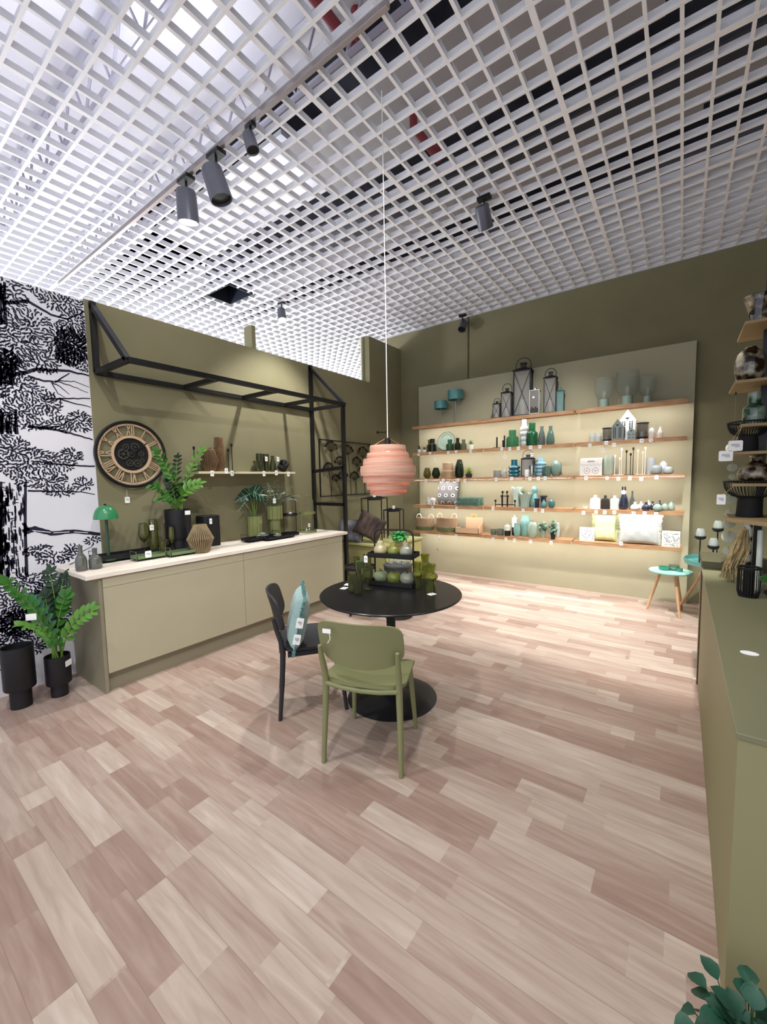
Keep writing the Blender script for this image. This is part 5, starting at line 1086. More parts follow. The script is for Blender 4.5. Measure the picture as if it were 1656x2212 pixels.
# trays, pots and leaves further along the counter
rtray('black tray with wire handles holding glass flowers on the counter',(-3.72,2.62),(-3.72,3.02),.15,.03,BLACKM,BLACK,grp='black trays near the ribbed pots')
rtray('shorter black tray nearer the counter edge',(-3.60,2.79),(-3.60,3.16),.09,.03,BLACKM,BLACK,grp='black trays near the ribbed pots',hz=.01,lip=.025)
def crystal(lab,l,r_,tp,xx,zb):
    x,y,h,r=fit(l,r_,tp,0,xx,zb); m=MB(); rr=random.Random(5)
    for ring,n,el in ((0,9,.15),(1,8,.6),(2,5,1.1)):
        for k in range(n): a=2*PI*k/n+ring*.4; m.leaf((0,0,.01+.004*ring),(math.cos(a)*math.cos(el),math.sin(a)*math.cos(el),math.sin(el)),(0,0,1),r*(1-.15*ring),r*.55,bend=-.25,fold=.2)
    t=thing('glass_flower',lab,'glass flower',(x,y,zb),0,'glass flowers on the counter'); m.build('petals',mat('crystal glass','#c9d2c9',.08,trans=.5,coat=.6),t,solid=.003); MB().lathe([(0,0),(r*.35,0),(r*.3,.015),(0,.02)],12).build('centre',mat('crystal glass'),t)
crystal('larger clear glass flower on the black tray',553,581,1138,-3.72,CT+.0175); crystal('smaller clear glass flower on the front black tray',589,608,1143,-3.60,CT+.0175)
RIBG=mat('moss ribbed ceramic','#7b8150',.5)
def ribpot(t,r,h,z0=0): MB().lathe([(0,z0),(r*.92,z0),(r*.95,z0+.01),(r*.97,z0+h),(r*.85,z0+h),(r*.83,z0+h*.85),(0,z0+h*.85)],72,rib=.055,nr=14).build('pot',RIBG,t)
x,y,h,r=cfit(535,567,1115,-3.86); t=thing('potted_plant','elephant ear plant in a moss green ribbed pot on the counter','plant',(x,y,CT)); ribpot(t,r,h-.02,.02); MB().lathe([(0,0),(r*.85,0),(r*.85,.019),(0,.019)],24).build('saucer',BLACKM,t)
AL=mat('alocasia green','#12301f',.35,noise=.15,nscale=10); VEIN=mat('pale vein','#8fb59c',.5)
def bigleaf(t,base,tip,dirn,nrm,L,W,nm='leaf',lm=AL):
    m=MB(); b=Vector(base); e=Vector(tip); m.tube([b,(b+e)/2+Vector((0,0,.02)),e],.004,6,mi=1); d=Vector(dirn).normalized(); nn=Vector(nrm); u=d.cross(nn).normalized(); nn=u.cross(d)
    row=((-.28,.0),(-.15,.5),(.0,.85),(.2,1),(.45,.8),(.7,.5),(.88,.22),(1,.0)); vs=[]
    for q,w in row:
        for s in (-1,-.5,0,.5,1): vs.append(e+d*L*q*(1 if not(q<0 and s==0) else 0)+u*W*w*s/2+nn*(abs(s)*W*w*.12-.25*L*max(q,0)**2))
    m.add(vs,[(i*5+k,i*5+k+1,i*5+k+6,i*5+k+5) for i in range(7) for k in range(4)],0,True)
    for q,w in row[2:6]:
        for s in (-1,1): m.tube([e+d*L*max(q-.12,0)+nn*(.003-.25*L*max(q-.12,0)**2),e+d*L*q+u*W*w*s*.46+nn*(W*w*.11+.003-.25*L*q*q)],.0016,4,mi=2)
    m.tube([e+nn*.003,e+d*L*.5+nn*(.003-.0625*L),e+d*L*.98+nn*(.003-.25*L*.96)],.0022,4,mi=2)
    return m.build(nm,[lm,STG,VEIN],t)
O=Vector((x,y,CT))
for px,py,xx,dx,nx,L,W in ((548,1062,-3.80,(.1,1,-.55),(.85,-.2,.4),.23,.20),(540,1066,-3.84,(.05,-1,-.35),(.8,.1,.5),.21,.15),(560,1052,-3.90,(.1,-.4,-.3),(.6,-.2,.8),.12,.1),(528,1085,-3.78,(.1,-.6,-.7),(.7,.3,.4),.12,.03)):
    bigleaf(t,(0,0,h*.8),at(px,py,0,xx)-O,dx,nx,L,W)
x,y,h,r=cfit(577,611,1093,-3.80); t=thing('potted_plant','spotted arching plant in a tall two stage ribbed pot','plant',(x,y,CT)); hp=h*.42; MB().lathe([(0,0),(r*.62,0),(r*.66,.008),(r*.66,h-hp),(0,h-hp)],56,rib=.05,nr=11).build('pedestal',RIBG,t); ribpot(t,r,hp,h-hp)
O=Vector((x,y,CT)); SPM=mat('spotted leaf','#16351f',.35,color2='#e2efe2',nscale=70)
for i,(px,py,xx) in enumerate(((640,1070,-3.72),(628,1052,-3.78),(612,1042,-3.86),(596,1040,-3.86),(578,1046,-3.8),(562,1048,-3.84),(566,1068,-3.7),(584,1060,-3.7),(612,1064,-3.66),(634,1078,-3.68))):
    tip=at(px,py,0,xx)-O; m=MB(); b=Vector((0,0,h*.9)); mid=(b+tip)/2+Vector((0,0,.09)); pts=[b.lerp(mid,q).lerp(mid.lerp(tip,q),q) for q in [k/8 for k in range(9)]]; m.tube(pts,.0025,5)
    for k in range(3,9):
        d=(pts[min(k,8)]-pts[k-1]).normalized(); u=d.cross(Vector((0,0,1))).normalized()
        for s in (-1,1): m.leaf(pts[k],d+u*s*.8+Vector((0,0,-.2)),(0,0,1),.045,.02,mi=1,bend=.3)
    m.build('frond',[LEAFD,SPM],t)
for px,py,xx,lb_,w_ in ((592.5,1082,-3.70,'white price tag on the stem of the spotted plant',.04),(604.5,1100.5,-3.73,'white price tag on the tall two stage ribbed pot',.036),(562.5,1126,-3.79,'white price tag on the elephant ear pot',.034)):
    p=at(px,py,0,xx); t=thing('price_tag',lb_,'price tag',p,PI/2,'price tags on the counter'); tagmesh(w_,w_*1.35).build('card',TAGM,t); MB().tube([(0,0,w_*.65),(0,0,w_*.65+.03)],.0012,4).build('string',WHITE,t)
def etagere(lab,l,r_,arch,tier,xx,c,loc_y=None):
    M1=mat('etagere '+c,c,.5); x,y,h,r=cfit(l,r_,arch,xx); zt=at((l+r_)/2,tier,0,xx).z-CT
    t=thing('tiered_tray',lab,'tray stand',(x,y,CT),0,'round two tier stands')
    for nm,z,q in (('lower_tray',0,1.),('upper_tray',zt,.9)): MB().lathe([(0,z),(r*q,z),(r*q,z+.026),(r*q-.004,z+.026),(r*q-.004,z+.006),(0,z+.006)],36,smooth=True).build(nm,M1,t)
    MB().tube([(0,-r*.92,.005),(0,-r*.92,h-r*.9)]+[(0,-r*.92*math.cos(a),h-r*.9+r*.9*math.sin(a)) for a in [PI*k/14 for k in range(1,14)]]+[(0,r*.92,h-r*.9),(0,r*.92,.005)],.0045,7).build('handle',M1,t); return x,y,zt,r
x,y,zt,r=etagere('black two tier round tray stand with arched handle on the counter',606,645,1071,1114,-3.78,'#17171a')
m=MB(); m.lathe(smoothp([(0,0),(.02,.002),(.03,.02),(.02,.036),(0,.03)],3),14); m.tube([(0,0,.03),(.003,0,.045),(-.004,.004,.055)],.002,5); m.build('glass_pumpkin',mat('silver leaf','#c9c9c4',.2,.6),loc=(x,y+.01,CT+zt+.0065),label='small silver pumpkin on the upper tier of the black round stand',cat='ornament')
x,y,zt,r=etagere('olive green two tier round tray stand at the right of the counter',644,683,1070,1110,-3.78,'#7c8450')
for i,(dx,dy,s,c) in enumerate(((.02,-.04,1,'silver leaf'),(.03,.0,1.2,'dark silver'),(0,.04,.9,'silver leaf'))):
    MB().lathe(smoothp([(0,0),(.017*s,.002),(.022*s,.02*s),(.012*s,.042*s),(0,.05*s)],3),12).build('metal_bird',mat(c,'#a9a9a6',.25,.8),loc=(x+dx,y+dy,CT+.0065),label='small silver ornament %s on the lower tier of the olive stand'%('leftmost','in the middle','rightmost')[i],cat='ornament',group='silver ornaments on the olive stand')
p=at(667.5,1134.5,0,-3.70); t=thing('price_tag','white price tag at the lower tier of the olive round stand','price tag',p,PI/2,'price tags on the counter'); tagmesh(.034,.045).build('card',TAGM,t)
for px,py,lb_,a in ((708,1146,'white price card lying near the right end of the counter',.3),(603,1152,'white price card on the counter below the small glass flower',-.3),(280+8,1206,'folded white price card beside the short green tray',.5)):
    p=at(px,py,2,CT+.001); p.x=max(p.x,-3.6) if px<700 else p.x; tagmesh(.045,.06).build('price_card',TAGM,loc=(p.x if px>600 else -3.52,p.y,CT+.0015),rot=(-PI/2,0,PI/2+a),label=lb_,cat='price card',group='price cards lying on the counter')
p=at(275,1080,0,WX+.006); t=thing('price_tag','white price tag hanging on a string below the wall clock','price tag',p,PI/2); tagmesh(.04,.055).build('card',TAGM,t); MB().tube([(0,0,.027),(0,0,.09)],.0012,4).build('string',WHITE,t)
# ---------------------------------------------------------------- back left corner
CON=mat('olive console','#a29d68',.6); 
cx0,cx1,cy0,cy1=-3.93,-3.15,4.35,5.35; cz=.66
t=thing('low_console','olive yellow low console against the green wall behind the round table','console',((cx0+cx1)/2,(cy0+cy1)/2,0)); w,d=(cx1-cx0)/2,(cy1-cy0)/2
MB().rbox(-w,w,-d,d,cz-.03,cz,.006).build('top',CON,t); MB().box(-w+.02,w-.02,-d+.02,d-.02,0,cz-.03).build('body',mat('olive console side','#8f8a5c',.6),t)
m=MB()
for k in range(3): m.box(w-.02,w-.012,-d+.04+k*.31,-d+.33+k*.31,.06,cz-.06)
m.build('door',CON,t)
def pstand(lab,px0,px1,pt,yc,grp='black plant stands in the corner',tagp=None):
    x,y,h,r=fit(px0,px1,pt,1,yc,cz); t=thing('plant_stand',lab,'plant stand',(x,y,cz+.001),math.radians(20),grp); s=r*.74; b=.014
    for i in (-1,1):
        for j in (-1,1): MB().bar((i*s,j*s,0),(i*s,j*s,h),b).build('leg',BLACK,t)
    m=MB()
    for a,b_ in (((-s,-s),(s,-s)),((s,-s),(s,s)),((s,s),(-s,s)),((-s,s),(-s,-s))): m.bar((*a,h-.007),(*b_,h-.007),b)
    m.build('top_frame',BLACK,t)
    MB().lathe([(0,h-.035),(s*.72,h-.035),(s*.74,h+.012),(s*.7,h+.012),(s*.69,h-.03),(0,h-.03)],32).build('dish',BLACKM,t)
    MB().box(-.02,.02,-.001,.001,h+.0,h+.055).build('price_card',WHITE,t); return t
pstand('taller slim black metal plant stand beside the wall picture',779.5,839,1075,4.78)
pstand('shorter slim black metal plant stand in the corner',827,874,1100,5.13)
x=-3.62
cushion('grey patterned cushion leaning on the olive console beside the black frame post',.36,.34,.12,mat('grey marbled fabric','#77767c',.9,color2='#3d3c42',nscale=7,bump=.2),(-3.78,4.40,cz+.165),(math.radians(-14),0,math.radians(15)),0,seed=11)
cushion('dark brown fur cushion tilted on the olive console',.40,.34,.12,mat('brown fur','#54463e',.95,color2='#2a221f',nscale=14,bump=.8,nstretch=(1,1,.3)),(-3.49,4.47,cz+.235),(math.radians(-8),math.radians(26),math.radians(25)),0,seed=13)
p=at(755,1165,1,4.38); t=thing('price_tag','white price tag hanging on the grey patterned cushion','price tag',p,0); tagmesh(.04,.055).build('card',TAGM,t,rot=(0,-.3,0)); MB().tube([(0,0,.027),(0.005,.03,.06)],.0012,4).build('string',WHITE,t)
# green leafy plant behind the tiered stand
x,y,h,r=fit(838,885,1148,1,4.62,cz); BUSH(mat('olive pot','#8c8a4f',.5),mat('fresh leaf','#3fa052',.5,noise=.2,nscale=10),.35,110,.4,.24)(x,y,cz+.001,r*1.05,h,'fresh green leafy plant behind the tiered tray stand','plant',None)
# dark round drum tables behind the round table
DG=mat('graphite drum','#3b3f40',.5,coat=.2)
x,y,h,r=fit(828,892,1218,1,3.75,0); t=thing('drum_table','graphite grey drum side table behind the round black table','side table',(x,y,0)); MB().lathe([(0,h-.02),(r,h-.02),(r*1.01,h-.01),(r,h),(0,h)],48).build('top',DG,t); MB().lathe([(0,0),(r*.96,0),(r*.96,h-.021),(0,h-.021)],48).build('drum',mat('dark drum side','#2b2d2e',.6),t)
dx_,dy_,dz_=x,y,h
x,y,h,r=fit(745,812,1222,1,3.55,0); t=thing('tray_table','black tray side table with turned up rim behind the green glasses','side table',(x,y,0)); MB().lathe([(0,h-.03),(r,h-.03),(r*1.03,h),(r,h),(r*.97,h-.022),(0,h-.022)],48).build('tray_top',BLACKM,t)
for k in range(3): a=k*2.1; MB().tube([(r*.2*math.cos(a),r*.2*math.sin(a),h-.03),(r*.75*math.cos(a),r*.75*math.sin(a),0)],.011,8).build('leg',BLACK,t)
tx,ty,tz=x,y,h
V('glass_candle_dish','flare',mat('jade glass','#4f9c84',.1,trans=.3))(tx-.02,ty,tz-.021,.035,.07,'small jade green glass candle dish on the black tray table','glass',None)
for i,(dx,dy,hh,pf,c) in enumerate(((.10,.02,.15,'cyl','olive glass'),(.0,.12,.13,'cup','olive glass'),(-.1,.06,.1,'cup','olive glass'))): V('glass_vase',pf,mat(c))(tx+dx,ty+dy,tz-.021,.04,hh,'olive glass on the black tray table, %s'%('the tall one at the right','the one at the back','the low one at the left')[i],'glass','olive glasses on the tray table')
x,y,h,r=fit(797,834,1206,1,3.6,.5); MB().lathe(hollow(smoothp([(r*.4,0),(r*.7,.02),(r,.11)],4),.006),40).build('bowl',mat('lime lacquer bowl','#b5b85c',.25,coat=.4),loc=(dx_-.24,dy_+.22,0.5),label='lime green bowl on the black pedestal between the side tables',cat='bowl')
MB().lathe([(0,0),(.13,0),(.13,.02),(.03,.03),(.03,.47),(.09,.499),(0,.499)],28).build('pedestal',BLACKM,loc=(dx_-.24,dy_+.22,0),label='slim black pedestal carrying the lime bowl',cat='pedestal')
m=MB(); rr=random.Random(3)
for k in range(60):
    a=rr.uniform(0,2*PI); q=.15*rr.random()**.5; m.tube([(q*math.cos(a),q*math.sin(a)*.7,.01),(q*1.2*math.cos(a)+rr.uniform(-.03,.03),q*.9*math.sin(a),rr.uniform(.02,.07))],.003,4)
m.build('dried_wreath',mat('grey white twigs','#bdbcae',.8),loc=(dx_,dy_+.03,dz_+.001),label='pale dried twig wreath lying on the graphite drum table',cat='wreath')
# socket on the board
MB().rbox(-.018,.018,-.022,.022,0,.004,.004,M=Matrix.Rotation(PI/2,4,'X')).build('wall_socket',mat('grey socket','#8e8d80',.6),loc=tuple(at(945,1187,1,YF-.0005)),label='small grey socket on the olive board below the jute baskets',cat='socket')
# ---------------------------------------------------------------- mint stools and teal table
WOODL=mat('light beech','#c9a27c',.5,noise=.12,nscale=14,nstretch=(1,1,.2))
def stool(name,lab,c,r,h,colr,rz,splay=1.25,rim=0,cat='stool'):
    t=thing(name,lab,cat,(c[0],c[1],0),rz); M1=mat('lacquer '+colr,colr,.35,coat=.2)
    if rim: MB().lathe([(0,h-.03),(r*.97,h-.03),(r,h+.02),(r*.985,h+.02),(r*.95,h-.02),(0,h-.02)],56).build('tray_top',M1,t)
    else: MB().lathe([(0,h-.022),(r*.96,h-.022),(r,h-.012),(r,h-.004),(r*.985,h),(0,h)],56).build('top',M1,t)
    for k in range(3):
        a=2*PI*k/3+.4; MB().tube([(r*.45*math.cos(a),r*.45*math.sin(a),h-.022 if not rim else h-.03),(r*splay*.83*math.cos(a),r*splay*.83*math.sin(a),0)],[.017,.012],10).build('leg',WOODL,t)
    return t
p0=at(1406,1228,1,5.50); p1=at(1492,1230,1,5.50); sr=abs(p1.x-p0.x)/2; sx_=(p0.x+p1.x)/2; sz=p0.z
stool('side_stool','mint green round stool with light wooden legs before the right bay','',(sx_,5.60),.0,.0,'#9fdccb',0) if False else None
t=stool('side_stool','mint green round stool with light wooden legs before the right bay',(sx_,5.50),.205,sz,'#9bd6c6',.6)
for i,(dx,dy,c,lb_,s) in enumerate(((-.06,.0,'jade glass','jade green glass dish at the left on the mint stool',.055),(.03,.03,'mint glass','pale glass dish in the middle of the mint stool',.05),(.08,-.02,'jade glass','small jade green dish at the right on the mint stool',.03))):
    V('glass_dish','cup',mat(c))(sx_+dx,5.50+dy,sz+.0005,s,.035 if i!=1 else .055,lb_,'dish','glass dishes on the mint stool')
q0=at(1475,1203,1,5.42); TZ=q0.z-.02; tcx=q0.x+.36
t=stool('side_table','larger teal round side table with rimmed top behind the grey counter','',0,0,'#6fa9a2',0) if False else stool('side_table','larger teal round side table with rimmed top behind the grey counter',(tcx,5.42),.36,TZ,'#5f9f9a',2.19,1.54,1,'side table')
for i,(px,cup,base,yy,w_) in enumerate(((1511,1162,1209,5.33,22),(1548,1145,1205,5.50,24),(1540,1183,1210,5.28,24))):
    x=at(px,1185,1,yy).x; zc=at(px,cup,1,yy).z-(TZ-.02); r=.042
    t=thing('candle_holder','black stemmed candle holder with glass globe on the teal table, %s'%('leftmost','tallest at the back','shortest in front')[i],'candle holder',(x,yy,TZ-.0195),0,'black candle holders on the teal table')
    MB().lathe([(0,0),(.045,0),(.045,.005),(.006,.01),(.006,zc-.02),(.03,zc-.015),(r+.006,zc),(r+.006,zc+.02),(r,zc+.02),(r-.002,zc),(0,zc-.005)],28).build('stand',BLACKM,t)
    MB().lathe([(a,b+zc+.0) for a,b in hollow(smoothp([(.02,0),(.036,.01),(.04,.05),(.03,.09),(.022,.1)],3),.0015)],24).build('glass_globe',GCL,t)
# ---------------------------------------------------------------- grey green counter at the right
RC=mat('olive counter lacquer','#77765a',.45); RCS=mat('olive counter side','#8d8762',.6)
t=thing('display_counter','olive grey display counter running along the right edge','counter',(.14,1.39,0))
MB().rbox(0,1.2,0,2.33,.832,.85,.004).build('worktop',RC,t); MB().box(.004,1.19,.004,2.325,0,.831).build('body',RCS,t); MB().box(-.004,.006,2.29,2.33,0,.845).build('edge_shade_strip',mat('painted edge shade','#4a392d',.6),t,label='dark brown strip painted in for shade on the end edge')  # last strip: shade of the far end face put in as dark brown
zr=at(1550,1212,1,3.80).z
t=thing('display_plinth','dark olive raised plinth standing at the far end of the counter','plinth',(.14,3.76,0)); MB().rbox(0,1.2,0,.45,zr-.05,zr,.003).build('top',mat('dark olive lacquer','#55523a',.6),t); MB().box(.01,1.19,.01,.44,0,zr-.051).build('body',RCS,t)
# display rack with boards
BRD=mat('raw oak board','#9a8560',.65,noise=.1,nscale=8,nstretch=(1,8,8)); 
t=thing('display_rack','tall display rack with small wooden boards on a black pole at the right edge','rack',(.415,3.62,.8505))
o=Vector((.415,3.62,.8505))
MB().bar((0,0,0),(0,0,4.0-.8505),.04).build('pole',BLACK,t)
boards=[(.283,3.40,3.84,2.465),(.25,3.40,3.83,2.115),(.286,3.40,3.82,1.845),(.245,3.40,3.75,1.675),(.262,3.40,3.70,1.475),(.25,3.40,3.78,1.255)]
for bx,ya,yb,bz in boards: MB().rbox(bx-o.x,.75-o.x,ya-o.y,yb-o.y,bz-.018-o.z,bz-o.z,.003).build('board',BRD,t)
MB().rbox(-.11,.11,-.17,.17,0,.022,.003,M=Matrix.Translation((.0,-.52,.40))@Matrix.Rotation(math.radians(38),4,'Z')).build('board',BRD,t); MB().bar((0,0,.405),(0,-.5,.405),.02).build('bracket',BLACK,t)
def speck(name,base,spots,sc_=9,thr=.5,trans=.55):
    if name in _M: return _M[name]
    m=mat(name,base,.05,0,trans,coat=.5); nt=m.node_tree; b=nt.nodes['Principled BSDF']; tc=nt.nodes.new('ShaderNodeTexCoord'); v=nt.nodes.new('ShaderNodeTexVoronoi'); v.inputs['Scale'].default_value=sc_; n=nt.nodes.new('ShaderNodeTexNoise'); n.inputs['Scale'].default_value=sc_*.7
    nt.links.new(tc.outputs['Object'],n.inputs['Vector']); nt.links.new(tc.outputs['Object'],v.inputs['Vector']); r=nt.nodes.new('ShaderNodeValToRGB'); r.color_ramp.interpolation='LINEAR'; e=r.color_ramp.elements; e[0].position=thr-.06; e[0].color=lin(spots); e[1].position=thr+.06; e[1].color=lin(base)
    mx=nt.nodes.new('ShaderNodeMath'); mx.operation='ADD'; s=nt.nodes.new('ShaderNodeMath'); s.operation='MULTIPLY'; s.inputs[1].default_value=.7; nt.links.new(n.outputs[0],s.inputs[0]); nt.links.new(s.outputs[0],mx.inputs[0]); s2=nt.nodes.new('ShaderNodeMath'); s2.operation='MULTIPLY'; s2.inputs[1].default_value=.35; nt.links.new(v.outputs['Distance'],s2.inputs[0]); nt.links.new(s2.outputs[0],mx.inputs[1]); nt.links.new(mx.outputs[0],r.inputs[0]); nt.links.new(r.outputs[0],b.inputs['Base Color']); return m
SB=speck('tortoise speckled glass','#cfc3a8','#2b120c',19,.56); SGN=speck('green speckled glass','#a9c0aa','#2f5a40',16,.5,.45)
YR=3.60
def ron(k,l,r_,top,pf,M1,lab,nm='glass_vase',yy=YR,rib=0,cat='vase'):
    z=boards[k][3]+.0005; x,y,h,r=fit(l,r_,top,1,yy,z); return V(nm,pf,M1,rib,9)(x,y,z,r,h,lab,cat,'speckled glass on the display rack')
ron(0,1600,1676,640,'flare',SB,'brown speckled flared glass bowl on the topmost board of the rack','glass_bowl',cat='bowl')
ron(1,1582,1656,750,'ball',SB,'round brown speckled glass vase on the second board of the rack',yy=3.58,rib=.03); ron(2,1602,1654,848,'jar',SGN,'green speckled glass bottle vase on the third board of the rack')
ron(4,1590,1676,984,'squat',SB,'wide brown speckled glass vase on the fifth board of the rack',yy=3.56)
def wirebowl(lab,l,r_,rim,basel,baser,baset,k,yy=3.56):
    z=boards[k][3]+.0005; x,y,h,r=fit(l,r_,rim,1,yy,z); t=thing('wire_bowl',lab,'bowl',(x,y,z),0,'black wire bowls'); zb=at((l+r_)/2,baset,1,yy).z-z
    MB().lathe([(0,0),(r*.5,0),(r*.45,zb),(0,zb)],28).build('foot',BLACKM,t); m=MB(); n=44
    for i in range(n): a=2*PI*i/n; m.tube([(r*(.45+.55*math.sin(q))*math.cos(a),r*(.45+.55*math.sin(q))*math.sin(a),zb+(h-zb)*(1-math.cos(q))) for q in (0,.4,.8,1.2,PI/2)],.0025,4)
    m.build('wires',BLACKM,t); MB().tube(disc_pts(40,r,h),.005,6,closed=True).build('rim',BLACKM,t); MB().tube(disc_pts(30,r*.47,zb),.005,6,closed=True).build('lower_ring',BLACKM,t)
wirebowl('small black wire bowl on a drum foot on the fourth board of the rack',1567,1664,912,1606,1650,941,3); wirebowl('large black wire bowl on a drum foot on the lowest board of the rack',1558,1680,1040,1606,1650,1074,5)
STRP=speck('silver striped glaze','#e4e9e4','#11130f',22,.5,.0)
x,y,h,r=fit(1603,1623,1122,1,3.50,.8505); V('tall_vase','cyl',STRP)(x,y,.8505,r,h,'tall silver and black streaked vase on the counter below the rack','vase',None)
x,y,h,r=fit(1632,1647,1145,1,3.2,.8505); V('tall_vase','cyl',mat('pearl glaze','#cfd8cf',.15,coat=.4))(x,y,.8505,r,h,'slim pearl white vase nearer the right edge of the picture','vase',None)
# dried roots hanging over the plinth edge
m=MB(); rr=random.Random(12); c0=at(1606,1180,1,3.42)
for k in range(26):
    a=rr.uniform(-.045,.05); p=[Vector((a*.4,rr.uniform(-.03,.03),0)),Vector((a-.02,rr.uniform(-.03,.03),-.12)),Vector((a-.045+rr.uniform(-.02,.02),rr.uniform(-.03,.03),-.24)),Vector((a*1.6-.05,rr.uniform(-.03,.03),-.3-rr.uniform(0,.04)))]; m.tube(p,[.006,.006,.004,.002],5)
zmin=min(v[2] for v in m.v)
m.v=[(a,b,c-zmin) for a,b,c in m.v]; m.build('root_bundle',mat('golden dried root','#a89468',.6,noise=.3,nscale=30),loc=(c0.x-.01,3.36,.8515),label='bundle of golden dried roots standing on the counter beside the streaked vase',cat='roots')
# wire basket
x,y,h,r=fit(1591,1642,1226,1,3.02,.8505); t=thing('wire_basket','black wire basket standing on the olive grey counter','basket',(x,y,.8505)); m=MB()
for i in range(26): a=2*PI*i/26; m.tube([(r*.86*math.cos(a),r*.86*math.sin(a),.004),(r*math.cos(a),r*math.sin(a),.03),(r*math.cos(a),r*math.sin(a),h)],.0028,4)
m.build('wires',BLACKM,t); MB().tube(disc_pts(36,r,h),.006,6,closed=True).build('rim',BLACKM,t); MB().lathe([(0,0),(r*.88,0),(r*.88,.01),(0,.01)],32).build('base',BLACKM,t)
MB().lathe([(0,.012),(r*.5,.012),(r*.5,h*.9),(0,h*.9)],20).build('insert',BLACKM,t)
# green bowl on stand
bx_,by_=.475,2.42; t=thing('bowl_stand','black stand carrying the green glass bowl at the right edge','stand',(bx_,by_,.8505)); MB().lathe([(0,0),(.07,0),(.09,.03),(.145,.13),(.165,.16),(.155,.16),(.12,.12),(.06,.03),(0,.03)],36).build('body',BLACKM,t)
MB().lathe(hollow(smoothp([(.05,0),(.1,.02),(.16,.075),(.185,.10)],4),.006),44).build('glass_bowl',mat('bright green glass','#2c7a3a',.08,trans=.35,coat=.6),loc=(bx_,by_,.8505+.12),label='bright green glass bowl resting on the black stand',cat='bowl')
MB().lathe([(0,0),(.028,0),(.028,.0015),(0,.0015)],28,sy=.8).build('price_tag',WHITE,loc=(.232,2.05,.8505),label='oval white price tag lying on the bare olive grey counter',cat='price tag')
# garland of capiz discs and hanging tags
def garland(px,ys,yy,lab,tags=()):
    tp=at(px,ys[0],1,yy); t=thing('disc_garland',lab,'garland',(tp.x,yy,tp.z)); zl=at(px,ys[-1],1,yy).z
    ht=2.096-tp.z; MB().tube([(0,0,ht),(0,0,zl-tp.z)],.0014,4).build('string',mat('natural twine','#a99a72',.8),t)
    for q,r in zip(ys,(13,9,6,11,8,11,13,10)):
        p=at(px,q,1,yy); R=r*proj(p)[2]/FP; MB().lathe([(0,0),(R,0),(R,.002),(0,.002)],22,M=Matrix.Translation((0,0,p.z-tp.z))@Matrix.Rotation(math.radians(70),4,'X')@Matrix.Rotation(math.radians(q%40),4,'Z')).build('disc',mat('pearly capiz','#cdd3bd',.25,trans=.3),t)
    MB().lathe([(0,0),(.004,0),(.004,.02),(0,.02)],8,c=(0,0,ht-.02)).build('hook',BLACK,t)
garland(1583,(968,1010,1030,1079,1108,1130,1160,1190),3.76,'hanging garland of pearly discs beside the display rack')
for px,py,lb_,up_ in ((1567,985,'white price tag on a long string left of the display rack',.22),(1588,963,'white price tag on a thick string before the small wire bowl',.16),(1557,1079,'small white price tag hanging left of the large wire bowl',.05)):
    p=at(px,py,1,3.385); bq=Vector((.292,3.395,1.828) if up_>.1 else (.268,3.395,1.458))-p; t=thing('price_tag',lb_,'price tag',p,0,'string tags on the display rack'); tagmesh(.07 if up_>.1 else .045,.065).build('card',TAGM,t); MB().tube([(0,0,.03),(bq.x*.45,bq.y*.5,bq.z*.6),bq],.0018,4).build('string',mat('natural twine'),t)
# leafy plant at the near end of the counter
zt=at(1615,2145,1,1.18).z; xx=at(1625,2190,1,1.18).x
BUSH(BLACKM,mat('dark blue green leaf','#1f4a38',.5,noise=.2,nscale=12),.3,90,.5,.25)(xx,1.18,0.0,.16,zt,'dark blue green leafy plant on the floor before the right counter','plant',None)
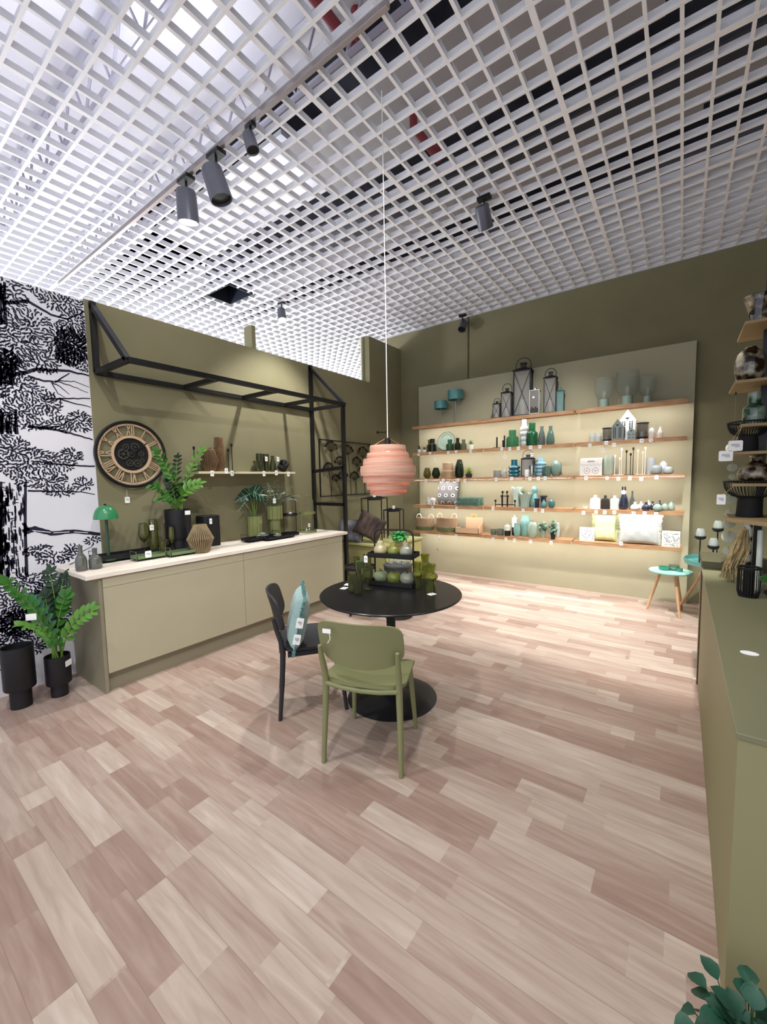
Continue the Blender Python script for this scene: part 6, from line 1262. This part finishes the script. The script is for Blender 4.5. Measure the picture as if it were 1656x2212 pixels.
# ---------------------------------------------------------------- light
w=bpy.data.worlds.new('world'); sc.world=w; w.use_nodes=True; bg=w.node_tree.nodes['Background']; bg.inputs[0].default_value=(.86,.9,1,1); bg.inputs[1].default_value=1.25
def spot(loc,aim,power,size=70,rad=.06,blend=.5,colr=(1,.975,.94)):
    d=bpy.data.lights.new('shop_spot','SPOT'); d.energy=power; d.spot_size=math.radians(size); d.spot_blend=blend; d.shadow_soft_size=rad; d.color=colr
    o=bpy.data.objects.new('shop_spot',d); col.objects.link(o); o.location=loc; o.rotation_euler=(Vector(aim)-Vector(loc)).to_track_quat('-Z','Y').to_euler(); return o
spot((-3.28,1.93,3.72),(-3.5,2.0,.9),230,85); spot((-3.12,3.3,3.9),(-3.5,3.2,.9),260,80); spot((-.3,.7,3.9),(-3.97,2.6,1.7),150,60,.03,.3)
spot((-1.0,3.4,3.9),(-1.9,5.6,.6),190,75); spot((.2,3.6,3.9),(-.3,5.0,0),560,55); spot((-1.4,4.3,3.9),(-1.5,4.4,0),150,70)
spot((-1.2,1.2,3.9),(-1.5,2.5,0),105,80); spot((-.2,2.6,3.9),(-1.5,2.4,0),95,80)
spot((-2.4,.2,3.9),(-2.6,.9,0),130,95); spot((-.6,-.3,3.9),(-1.0,.8,0),110,100)
# unseen upward fill lights added above the louvre to brighten the roof deck
for x,y in ((-9,1),(-6,0),(-6,4),(-9,6),(-3.5,.6),(-3,1.6),(-4,3.4)):
    d=bpy.data.lights.new('plenum_fill','SPOT'); d.energy=26; d.spot_size=2.9; d.shadow_soft_size=.2; d.color=(.93,.95,1); o=bpy.data.objects.new('plenum_fill',d); col.objects.link(o); o.location=(x,y,4.3); o.rotation_euler=(PI,0,0)
for x,y in ((-7,2),(-7,5.5),(-10,4)):  # unseen fill lights added beyond the partition to brighten the far side
    d=bpy.data.lights.new('far_fill','POINT'); d.energy=300; d.shadow_soft_size=.3; d.color=(.93,.97,1); o=bpy.data.objects.new('far_fill',d); col.objects.link(o); o.location=(x,y,2.4)
d=bpy.data.lights.new('pendant_glow','POINT'); d.energy=2.2; d.shadow_soft_size=.03; d.color=(1,.7,.48); o=bpy.data.objects.new('pendant_glow',d); col.objects.link(o); o.location=(-1.62,2.29,1.56)
vs=sc.view_settings; vs.view_transform='Standard'; vs.look='None'; vs.exposure=.2; vs.gamma=1; vs.use_curve_mapping=False
sc.cycles.max_bounces=8; sc.cycles.transparent_max_bounces=16; sc.cycles.transmission_bounces=8; sc.cycles.caustics_reflective=False; sc.cycles.caustics_refractive=False; sc.cycles.sample_clamp_indirect=6
try: sc.cycles.use_denoising=True
except Exception: pass
